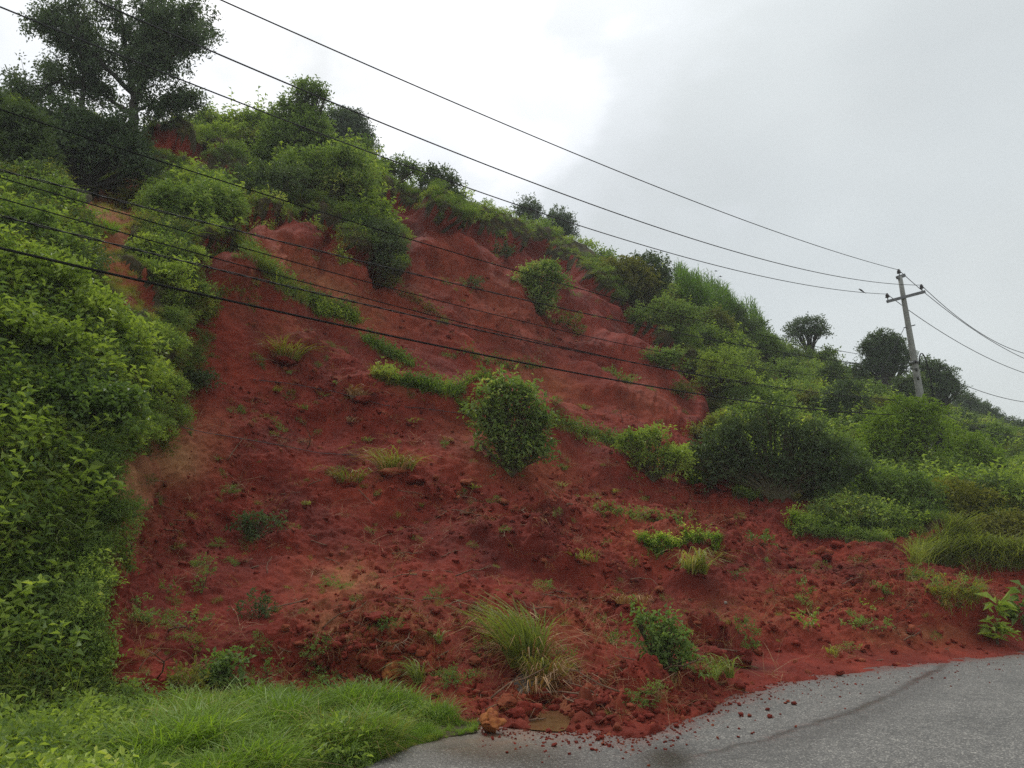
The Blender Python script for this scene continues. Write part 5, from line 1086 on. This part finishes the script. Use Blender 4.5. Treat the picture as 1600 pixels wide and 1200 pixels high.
v, f_ = join([tube([c + np.array([math.cos(a) * (.26 + .03 * math.sin(a * 3.3)), .03 * math.sin(a * 5) , math.sin(a) * (.22 + .02 * math.cos(a * 2.3)) + .02 * j]) for a in np.linspace(0, 6.28, 20)], .028, 5) for j in range(4)])
link(mesh_np('cable_coil', v, f_, M['cable'], True), 'cable_coil', pole)
v, f_ = box(*c, .42, .2, .20, .03); link(mesh_np('junction_box', v - np.array([0, 0, .25]), f_, M['cable']), 'junction_box', pole)
v, f_ = box(*(c + np.array([.06, 0, -.55])), .3, .2, .32, .03); link(mesh_np('splice_case', v, f_, M['cable']), 'splice_case', pole)
for y, nn in ((566, 3),):
    for j in range(nn):
        c = on_pole(y + j * 13) + np.array([-.05, -.14, 0]); v, f_ = lathe([(0, -.05), (.05, -.05), (.03, -.01), (.03, .01), (.05, .05), (0, .05)], 10); link(mesh_np('spool_insulator', v + c, f_, M['porcelain'], True), 'spool_insulator', pole)

# neighbour pole, outside the frame at the left, that carries the near ends of the lines
pb2 = unproj(-330, 1000, 9.6); pb2[2] = 0.6
pole2 = tag(empty('power_pole', tuple(pb2)), 'concrete power pole by the near bank at the left of the road', 'power pole')
v, f_ = tube([(0, 0, -1), (0, 0, 5), (0, 0, 9.6)], [.18, .14, .09], 12); link(mesh_np('pole_shaft', v, f_, M['concrete'], True), 'pole_shaft', pole2)
# ================================================================== wires
def wire_pts(a, b, sag, n=60):
    t_ = np.linspace(0, 1, n)[:, None]; p = a * (1 - t_) + b * t_; p[:, 2] -= (4 * sag * t_ * (1 - t_))[:, 0]; return p
def fit(a, bxy, obs, b0=8.0, s0=.3):
    """height of the far fixing and sag that pass through the seen points"""
    x = np.array([b0, s0])
    def res(x):
        p = wire_pts(a, np.array([*bxy, x[0]]), x[1], 240); u, v, f_ = proj(p); m = f_ > .5; u, v = u[m], v[m]; o = np.argsort(u)
        return np.array([np.interp(ox, u[o], v[o]) - oy for ox, oy in obs])
    for _ in range(14):
        r = res(x); J = np.stack([(res(x + e) - r) / 1e-3 for e in (np.array([1e-3, 0]), np.array([0, 1e-3]))], -1)
        x = x - np.linalg.lstsq(J, r, rcond=None)[0]
    return np.array([*bxy, x[0]]), x[1], res(x)
def wire(label, a, bxy, obs, r, mat='cable', twist=False, name='power_line', cat_='wire', group=None):
    b, sag, rs_ = fit(a, bxy, obs); n = 70; p = wire_pts(a, b, sag, n)
    if twist:
        n = 520; p = wire_pts(a, b, sag, n); L_ = np.r_[0, np.cumsum(np.linalg.norm(np.diff(p, axis=0), axis=1))]; ph = L_ * 2 * math.pi / .9; parts = []
        for k in range(2):
            off = np.stack([np.cos(ph + k * math.pi) * 0, np.cos(ph + k * math.pi), np.sin(ph + k * math.pi)], -1) * r * .8; parts.append(tube(p + off, r * .62, 4, False))
        v, f_ = join(parts)
    else: v, f_ = tube(p, r, 5, False)
    o = link(mesh_np(name, v, f_, M[mat], True), name); tag(o, label, cat_, group); print('wire', label[:40], 'res', np.round(rs_, 1), 'z', b[2], 'sag', sag); return p
b2 = pb2[:2]
pA = wire('topmost thin wire running from the pole top across the bright sky', ins[0], b2, [(345, 0), (900, 240), (1150, 340)], .011, 'wire')
pB = wire('middle thin wire of the upper three, fixed to the far end of the crossarm', ins[1], b2 + [.5, -.5], [(311, 71), (454, 131), (900, 318), (1200, 400)], .011, 'wire')
pC = wire('lowest of the upper three thin wires, passing before the crest trees', ins[2], b2 + [-.5, .5], [(20, 20), (270, 117), (655, 268), (900, 350)], .011, 'wire')
lo = [pb + on_pole(566 + j * 13) + np.array([-.05, -.2, 0]) for j in range(3)]; tel = pb + on_pole(628) + np.array([0, -.2, 0]); tel2 = pb + on_pole(650) + np.array([0, -.2, 0])
wire('thin dark cable highest on the hillside, crossing the crest bushes', lo[0], b2, [(0, 174), (225, 242), (500, 326), (819, 429), (1100, 504)], .009)
wire('twisted pair cable crossing the upper scar to the pole', lo[1], b2, [(0, 264), (225, 325), (500, 394), (819, 469), (1100, 526)], .011, twist=True)
wire('thin cable just under the twisted pair on the scar', lo[2], b2, [(0, 277), (300, 365), (500, 420), (819, 505), (1100, 560)], .008)
wire('thin cable sagging across the middle scar', tel, b2, [(0, 308), (319, 397), (650, 495), (1100, 581)], .008)
wire('thick looped cable across the first scarp and lower scar', tel, b2, [(0, 337), (199, 386), (500, 461), (800, 528), (1100, 585)], .012, twist=True)
wire('thickest black cable, lowest across the near bank bushes', tel2, b2, [(0, 386), (262, 448), (500, 504), (987, 598), (1100, 615)], .017)
# onward spans to the right
fx = unproj(1900, 700, 66); f2 = fx[:2]
wire('wire sloping down from the pole top toward the far ridge', ins[0], f2, [(1441, 455), (1522, 515), (1600, 560)], .014, 'wire')
wire('wire sloping down from the far end of the crossarm', ins[1], f2 + [.5, 0], [(1522, 514), (1600, 552)], .014, 'wire')
wire('wire sloping down from the near end of the crossarm past the shaft', ins[2], f2 - [.5, 0], [(1424, 491), (1510, 540), (1600, 583)], .014, 'wire')
wire('faint low wire descending over the distant ridge trees', lo[0], f2, [(1480, 590), (1600, 628)], .014, 'wire')
wire('faintest lowest wire running into the distant scrub', tel, f2, [(1523, 668), (1600, 682)], .014, 'wire')
c = pb + on_pole(512) - ad * .2; p = wire_pts(c, np.array(unproj(1375, 585, 33)), 0.02, 8); v, f_ = tube(p, .012, 5, False); tag(link(mesh_np('stay_wire', v, f_, M['wire'], True), 'stay_wire'), 'short stay wire slanting from the pole to the round tree', 'wire')
# fallen line lying on the debris
pts = [(0,612),(60,622),(130,640),(190,655),(250,663),(317,680),(380,690),(440,700),(500,712),(560,715)]
P_ = np.array([ground(x, y) + np.array([0, 0, .05]) for x, y in pts]); P_[:5] += (np.array([0, 0, CH]) - P_[:5]) * np.array([.05, .05, .05, .05, .03])[:, None]
s_ = np.linspace(0, len(pts) - 1, 80); P_ = np.stack([np.interp(s_, range(len(pts)), P_[:, i]) for i in range(3)], -1); v, f_ = tube(P_, .006, 4, False)
tag(link(mesh_np('fallen_wire', v, f_, M['wire'], True), 'fallen_wire'), 'thin fallen wire trailing from the near bank onto the debris', 'wire')
pts = [(395,600),(450,606),(520,618),(600,640),(660,645),(740,655),(790,652)]
P_ = np.array([ground(x, y) + np.array([0, 0, .10]) for x, y in pts]); s_ = np.linspace(0, len(pts) - 1, 80); P_ = np.stack([np.interp(s_, range(len(pts)), P_[:, i]) for i in range(3)], -1); v, f_ = tube(P_, .007, 4, False)
tag(link(mesh_np('fallen_wire', v, f_, M['wire'], True), 'fallen_wire'), 'thin fallen wire lying across the debris toward the round bush', 'wire')

# ================================================================== small things
def bird(label, p, L_, yaw, fly):
    e = tag(empty('bird', tuple(p), yaw), label, 'bird')
    t_ = np.linspace(0, 1, 12); rad = np.interp(t_, [0, .12, .3, .42, .7, .85, 1], [.012, .012, .09, .13, .15, .085, .004]) * L_
    pit = .15 if fly else .75; x = (t_ - .5) * L_; pts = np.stack([x * math.cos(pit), 0 * x, x * math.sin(pit)], -1)
    v, f_ = tube(pts, rad, 8); hd = pts[9] + np.array([.10, 0, .07]) * L_; hv, hf = ICO[2]; v2 = hv * .085 * L_ + hd; bk, bf = tube([hd + [.05 * L_, 0, 0], hd + [.17 * L_, 0, -.02 * L_]], [.03 * L_, .003 * L_], 6)
    v, f_ = join([(v, f_), (v2, hf), (bk, bf)]); link(mesh_np('body', v, f_, M['feather'], True), 'body', e)
    for s in (1, -1):
        if fly: o = [(.12, 0, .05), (.16, .28 * s, .14), (.02, .62 * s, .05), (-.10, .80 * s, 0), (-.16, .5 * s, .04), (-.14, .2 * s, .06), (-.12, 0, .03)]
        else: o = [(.14, .10 * s, .12), (.05, .17 * s, .06), (-.25, .12 * s, -.26), (-.42, .05 * s, -.36), (-.20, .09 * s, -.10), (0, .10 * s, .05), (.08, .10 * s, .10)]
        a = np.array(o) * L_; c = a.mean(0); th = np.array([0, 0, .012 * L_]); n = len(a)
        v = np.concatenate([a + th, a - th, [c + th * 2, c - th * 2]]); k = np.arange(n); k2 = (k + 1) % n
        f_ = [np.concatenate([np.stack([k, k2, np.full(n, 2 * n)], -1), np.stack([k2 + n, k + n, np.full(n, 2 * n + 1)], -1)]), np.stack([k2, k, k + n, k2 + n], -1)]
        link(mesh_np('wing', v, f_, M['feather'], True), 'wing', e)
    a = np.array([(-.42, .03, -.03), (-.42, -.03, -.03), (-.75, -.07, -.06), (-.75, .07, -.06)]) * L_
    if not fly: a = a @ np.array([[math.cos(.6), 0, -math.sin(.6)], [0, 1, 0], [math.sin(.6), 0, math.cos(.6)]]).T @ np.eye(3); a = a * [1, 1, 1] + [0, 0, -.05 * L_]
    v = np.concatenate([a, a + [0, 0, .012 * L_]]); link(mesh_np('tail', v, np.array([[0,1,2,3],[7,6,5,4],[0,4,5,1],[1,5,6,2],[2,6,7,3],[3,7,4,0]]), M['feather']), 'tail', e)
bird('small dark bird flying higher over the maize terrace', unproj(1119, 423.5, 60), .26, 2.6, True)
bird('small dark bird flying lower over the maize terrace', unproj(1126, 432, 60), .26, 2.7, True)
u_, v_, _ = proj(pC); j = int(np.argmin(abs(u_ - 1347))); bird('small dark bird perched on the wire near the pole', pC[j] + np.array([0, 0, .07]), .24, 2.9, False)
# stone post on the crest, snag beside the scarp, thin far pole
def thing_mesh(name, label, cat_, v, f_, mat, loc, smooth=True, group=None):
    o = link(mesh_np(name, v, f_, M[mat], smooth), name, None, tuple(loc)); tag(o, label, cat_, group); return o
b = unproj(251, 176, 36); rg = np.random.default_rng(8); v, f_ = box(0, 0, .35, .24, .2, 1.0, .03); v[:, 0] += v[:, 2] * .12; v += rg.normal(0, .008, v.shape); thing_mesh('stone_post', 'squat grey stone post on the crest just right of the large tree', 'post', v, f_, 'stump', b, False)
b = unproj(658, 286, 33); sn = empty('tree_snag', tuple(b)); tag(sn, 'pale broken snag with a stub of branch above the ridge bushes', 'dead tree')
v, f_ = tube([(0, 0, -.4), (0, 0, .25), (-.02, 0, .55), (.02, 0, .72)], [.09, .07, .055, .015], 7); link(mesh_np('trunk', v, f_, M['stump'], True), 'trunk', sn)
v, f_ = join([tube([(-.01, 0, .35), (-.12, 0, .42), (-.2, .02, .38)], [.05, .045, .02], 6), tube([(0, 0, .5), (.05, 0, .62)], [.04, .01], 5)]); link(mesh_np('branch_stub', v, f_, M['deadwood'], True), 'branch_stub', sn)
b = unproj(1110, 470, 58); fp = tag(empty('utility_post', tuple(b)), 'thin distant post with one arm sticking out of the maize', 'post'); kf = depth(b) / FPX
v, f_ = tube([(0, 0, -.5), (0, 0, 23 * kf)], [.07, .06], 7); link(mesh_np('post_shaft', v, f_, M['stump'], True), 'post_shaft', fp)
v, f_ = tube([(0, 0, 19.5 * kf), (-19 * kf, 0, 24 * kf)], [.035, .03], 6); link(mesh_np('arm', v, f_, M['stump'], True), 'arm', fp)
M['mudstone'] = plain('mudstone', (0.085, 0.068, 0.06), 0.7, 0.5, 6, 0.4)
# drain slab, puddle, sticks
def slab_at(x, y, sx, sy, sz, rz, tx, ty, name, label, cat_, mat, lift=0.0):
    c = ground(x, y); v, f_ = box(0, 0, 0, sx, sy, sz, .015); rg = np.random.default_rng(int(x)); v += rg.normal(0, .006, v.shape)
    o = thing_mesh(name, label, cat_, v, f_, mat, c + np.array([0, 0, lift]), False); o.rotation_euler = (tx, ty, rz); return o
slab_at(834, 1086, .60, .34, .09, math.radians(-32), math.radians(16), math.radians(16), 'drain_slab', 'grey concrete drain slab tilted in the mud under the grass clump', 'concrete slab', 'mudstone', .015)
def puddle():
    a = np.linspace(0, 2 * math.pi, 40, endpoint=False); c = unproj(864, 1117, dplane(864, 1117)); r = 1.1 + .34 * np.sin(a * 2 + .5) + .24 * np.sin(a * 3 + 2) + .12 * np.sin(a * 7 + 1)
    v = np.stack([np.cos(a) * .27 * r - .12 * np.sin(a), np.sin(a) * .62 * r, 0 * a], -1); v = np.concatenate([v, [[0, 0, 0]]]); k = np.arange(40); f_ = np.stack([k, (k + 1) % 40, np.full(40, 40)], -1)
    t = NT('muddy_water'); t.set(t.p.inputs['Base Color'], t.ramp(t.noise(5, 4), (.3, (.10, .05, .022)), (.7, (.16, .085, .038)))); t.p.inputs['Roughness'].default_value = .12; t.bump(t.noise(14, 3), .08, .01)
    o = link(mesh_np('puddle', v, f_, t.m, True), 'puddle', None, (c[0], c[1], .012)); o['kind'] = 'structure'
puddle()
def stick(label, pts, r, lift=.03, side=None):
    P_ = np.array([(unproj(x, y, dplane(x, y)) if gr else ground(x, y)) + np.array([0, 0, lift]) for x, y, gr in pts]); o_ = P_[0].copy(); P_ -= o_
    e = tag(empty('stick', tuple(o_)), label, 'stick'); s_ = np.linspace(0, len(P_) - 1, 12); q = np.stack([np.interp(s_, range(len(P_)), P_[:, i]) for i in range(3)], -1); q[1:-1] += np.random.default_rng(1).normal(0, r * .5, (10, 3))
    v, f_ = tube(q, np.linspace(r, r * .45, 12), 7); link(mesh_np('branch', v, f_, M['deadwood'], True), 'branch', e)
    v, f_ = tube([q[5], q[5] + np.array([.06, .05, .10])], [r * .5, r * .2], 5); link(mesh_np('twig', v, f_, M['deadwood'], True), 'twig', e)
stick('bare reddish stick lying at the edge of the puddle', [(798,1133,1),(830,1130,1),(853,1128,1)], .014)
stick('thin pale stick lying on the verge end beside the orange clod', [(758,1118,0),(780,1108,0),(797,1100,0)], .008, .05)
stick('slender root poking out of the mud on the middle debris', [(560,770,0),(572,782,0),(585,800,0)], .010, .06)
stick('thin bare branch slanting on the flank debris', [(355,725,0),(372,700,0),(382,690,0)], .010, .07)
stick('bleached branch lying across the upper scar', [(655,470,0),(675,480,0),(690,498,0)], .02, .06)
stick('curved root lying in the debris below the weed patch', [(985,910,0),(1000,905,0),(1018,912,0),(1035,925,0)], .010, .05)

# ---- clods one can tell apart
def clod(label, x, y, wpx, hpx=None, mat='clod', group=None, onroad=False, sub=3, name='soil_clod', cat_='clod'):
    NP[0] += 1; rng = np.random.default_rng(3000 + NP[0]); b = unproj(x, y, dplane(x, y)) if onroad else ground(x, y); k = depth(b) / FPX; hpx = hpx or wpx * .65
    v, f_ = lump(rng, sub); ext = (v.max(0) - v.min(0)); v = (v - (v.max(0) + v.min(0)) / 2) / ext * np.array([wpx, wpx * .8, hpx]) * k
    v[:, 2] += hpx * k * (.32 if not onroad else .42)
    return thing_mesh(name, label, cat_, v, f_, mat, b, True, group)
clod('large flat topped slab of red earth beside the buried leafy bush', 1112, 1020, 72, 40, sub=4)
clod('dark squat block of earth leaning on the large flat topped slab', 1150, 1040, 50, 34, sub=4)
clod('biggest boulder of red earth at the foot of the rubble fan', 580, 1042, 46, 42, sub=4)
clod('orange stained boulder of earth next to the biggest one', 612, 1058, 40, 32, 'clod_orange', sub=4)
clod('rounded dark boulder above the two largest ones', 632, 992, 24, 18)
clod('flat boulder above the biggest boulder in the rubble fan', 592, 972, 50, 20, sub=4)
clod('bright orange clod of clay at the end of the verge grass', 770, 1146, 44, 40, 'clod_orange', onroad=True, sub=4)
clod('pale orange flat stone lying on the verge edge', 604, 1092, 40, 18, 'clod_orange', sub=3)
clod('dark red clod heaped left of the puddle', 826, 1118, 46, 28, sub=4)
clod('dark red clod at the upper edge of the puddle', 842, 1098, 44, 32, sub=4)
clod('red clod wedged behind the bright orange clod', 792, 1108, 34, 28, sub=4)
clod('low red clod between the orange clod and the puddle', 802, 1128, 30, 22, onroad=True)
clod('broad red clod on the right side of the puddle', 912, 1112, 42, 22, sub=4)
clod('orange tinged clod on the asphalt below the buried bush', 1012, 1118, 36, 24, 'clod_orange', onroad=True, sub=4)
clod('lone dark clod lying far out on the asphalt', 1108, 1112, 15, 12, onroad=True)
clod('red clod at the very edge of the debris by the road curve', 1312, 1056, 16, 10, onroad=True)
clod('tall torn mound of dark red earth below the thicket', 1125, 765, 46, 34, sub=4)
clod('small pointed earth mound beside the torn mound', 1095, 770, 26, 18)
clod('dark clod casting a hollow on the middle debris', 650, 755, 34, 16)
clod('second dark clod right of the hollow on the middle debris', 732, 760, 28, 16)
clod('overhanging dark clod near the tall arching grass', 965, 945, 40, 22, sub=4)
clod('reddish clod under the fallen shrub left of the fan', 445, 985, 16, 12)
clod('rounded clod low in the lower left debris', 385, 1075, 26, 20)
clod('second rounded clod beside it in the lower left debris', 412, 1082, 22, 16)
clod('small white stone on the debris below the grass slabs', 1134, 943, 6, 4, 'concrete', name='stone', cat_='stone', sub=2)
# clods nothing tells apart, by zone
def zone(n, spots, lo_, hi_, label, group, onroad=False, mat='clod', sub=2):
    pr = []
    for i in range(6):
        v, f_ = lump(rp, sub); v = (v - (v.max(0) + v.min(0)) / 2) / (v.max(0) - v.min(0)); v[:, 2] += .28 if not onroad else .40; pr.append(mesh_np('soil_clod', v * np.array([1, .85, .62]), f_, M[mat], sub > 1))
    k_ = 0; made = []
    while k_ < n:
        x, y, sx, sy = spots[rp.integers(len(spots))]; x += rp.normal(0, sx); y += rp.normal(0, sy)
        if not (700 < x < 1650 or not onroad): continue
        if onroad and not (toe(x) - 6 < y < 1215): continue
        if not onroad and (y > toe(x) + 2 or y < skyl(x) + 60 or (x < 750 and y > toe(x) - 10)): continue
        b = unproj(x, y, dplane(x, y)) if onroad else ground(x, y); w_ = (lo_ + (hi_ - lo_) * rp.uniform() ** 2.2) * depth(b) / FPX
        o = link(pr[rp.integers(6)], 'soil_clod', None, tuple(b)); o.scale = (w_, w_, w_); o.rotation_euler = (rp.normal(0, .15), rp.normal(0, .15), rp.uniform(0, 6.28)); made.append((w_, x, y, o)); k_ += 1
    made.sort(key=lambda q: -q[0]); cnt = {}
    for w_, x, y, o in made:
        l = min(LM_CL, key=lambda q: (q[0] - x) ** 2 + (q[1] - y) ** 2)[2]; c = cnt.get(l, 0); cnt[l] = c + 1
        tag(o, (ORD[c] + 'largest ' if c < 20 else 'tiny ') + label + ' near ' + l, 'clod', group)
LM_CL = [(770,1140,'the bright orange clay clod'),(862,1117,'the muddy puddle'),(912,1112,'the broad red clod'),(1012,1118,'the orange tinged clod'),(1108,1112,'the lone dark clod'),(1035,1030,'the buried leafy bush'),(1112,1020,'the flat topped slab'),(1150,1040,'the dark squat block'),(1120,1058,'the dark spiky tuft'),(1200,1075,'the first bend of the debris edge'),(950,1150,'the toe of the debris'),(1040,1150,'the wet patch of asphalt'),
         (580,1035,'the biggest boulder'),(612,1058,'the orange stained boulder'),(632,992,'the rounded dark boulder'),(592,965,'the flat boulder'),(662,1060,'the small dark tuft'),(682,1000,'the thin rubble tuft'),(520,1060,'the verge grass'),(500,1000,'the clay stained rubble'),(740,1070,'the verge end'),(720,1010,'the leaning grass clump'),
         (912,878,'the small pale tuft'),(1030,850,'the bright grass slabs'),(1080,915,'the drooping green tuft'),(960,945,'the overhanging dark clod'),(830,900,'the top of the tall arching grass'),(740,765,'the hollow'),(800,730,'the round bush'),(930,800,'the sparse weed trail'),
         (1262,985,'the bright seedling'),(1355,975,'the flat pressed weed'),(1262,925,'the wilting vine'),(1430,900,'the pale grass bank'),(1480,980,'the road curve'),(1250,870,'the green weed patch'),(1400,850,'the deep green bush'),(1180,850,'the small leaf cluster')]
zone(60, [(900,1150,60,8),(1000,1150,70,10),(1080,1120,60,12),(1160,1095,60,10),(960,1160,60,14)], 4, 11, 'loose clod on the asphalt', 'loose clods on the asphalt', True)
zone(70, [(1000,1105,80,18),(920,1105,50,14),(1080,1085,50,16),(850,1110,50,14)], 9, 26, 'clod of the debris edge', 'clods along the road edge')
zone(80, [(580,1030,60,32),(640,1000,50,40),(520,1040,40,30),(700,1060,40,25)], 9, 24, 'angular rubble clod', 'clods of the rubble fan above the verge')
zone(60, [(900,830,90,30),(1000,880,80,30),(760,790,60,20),(950,930,50,30)], 8, 20, 'rough debris clod', 'clods in the rough debris')
zone(60, [(1350,930,90,40),(1250,880,60,30),(1480,960,60,30),(1300,1010,90,14)], 8, 24, 'clod of the far debris lobe', 'clods in the far debris lobe')

# ================================================================== haze
HAZE = 0.0009
if HAZE:
    v = np.array([(x, y, z) for z in (-1.2, 40) for x, y in ((-430, -430), (430, -430), (430, 430), (-430, 430))], float)
    f_ = np.array([(3,2,1,0),(4,5,6,7),(0,1,5,4),(1,2,6,5),(2,3,7,6),(3,0,4,7)])
    hm = bpy.data.materials.new('haze'); hm.use_nodes = True; ht = hm.node_tree; ht.nodes.remove(ht.nodes['Principled BSDF'])
    pv = ht.nodes.new('ShaderNodeVolumePrincipled'); pv.inputs['Color'].default_value = (.86, .90, .93, 1); pv.inputs['Density'].default_value = HAZE; pv.inputs['Anisotropy'].default_value = .2
    ht.links.new(pv.outputs[0], ht.nodes['Material Output'].inputs['Volume']); o = link(mesh_np('haze', v, f_, hm), 'haze'); o['kind'] = 'stuff'; o['label'] = 'thin damp haze in the air over the valley'
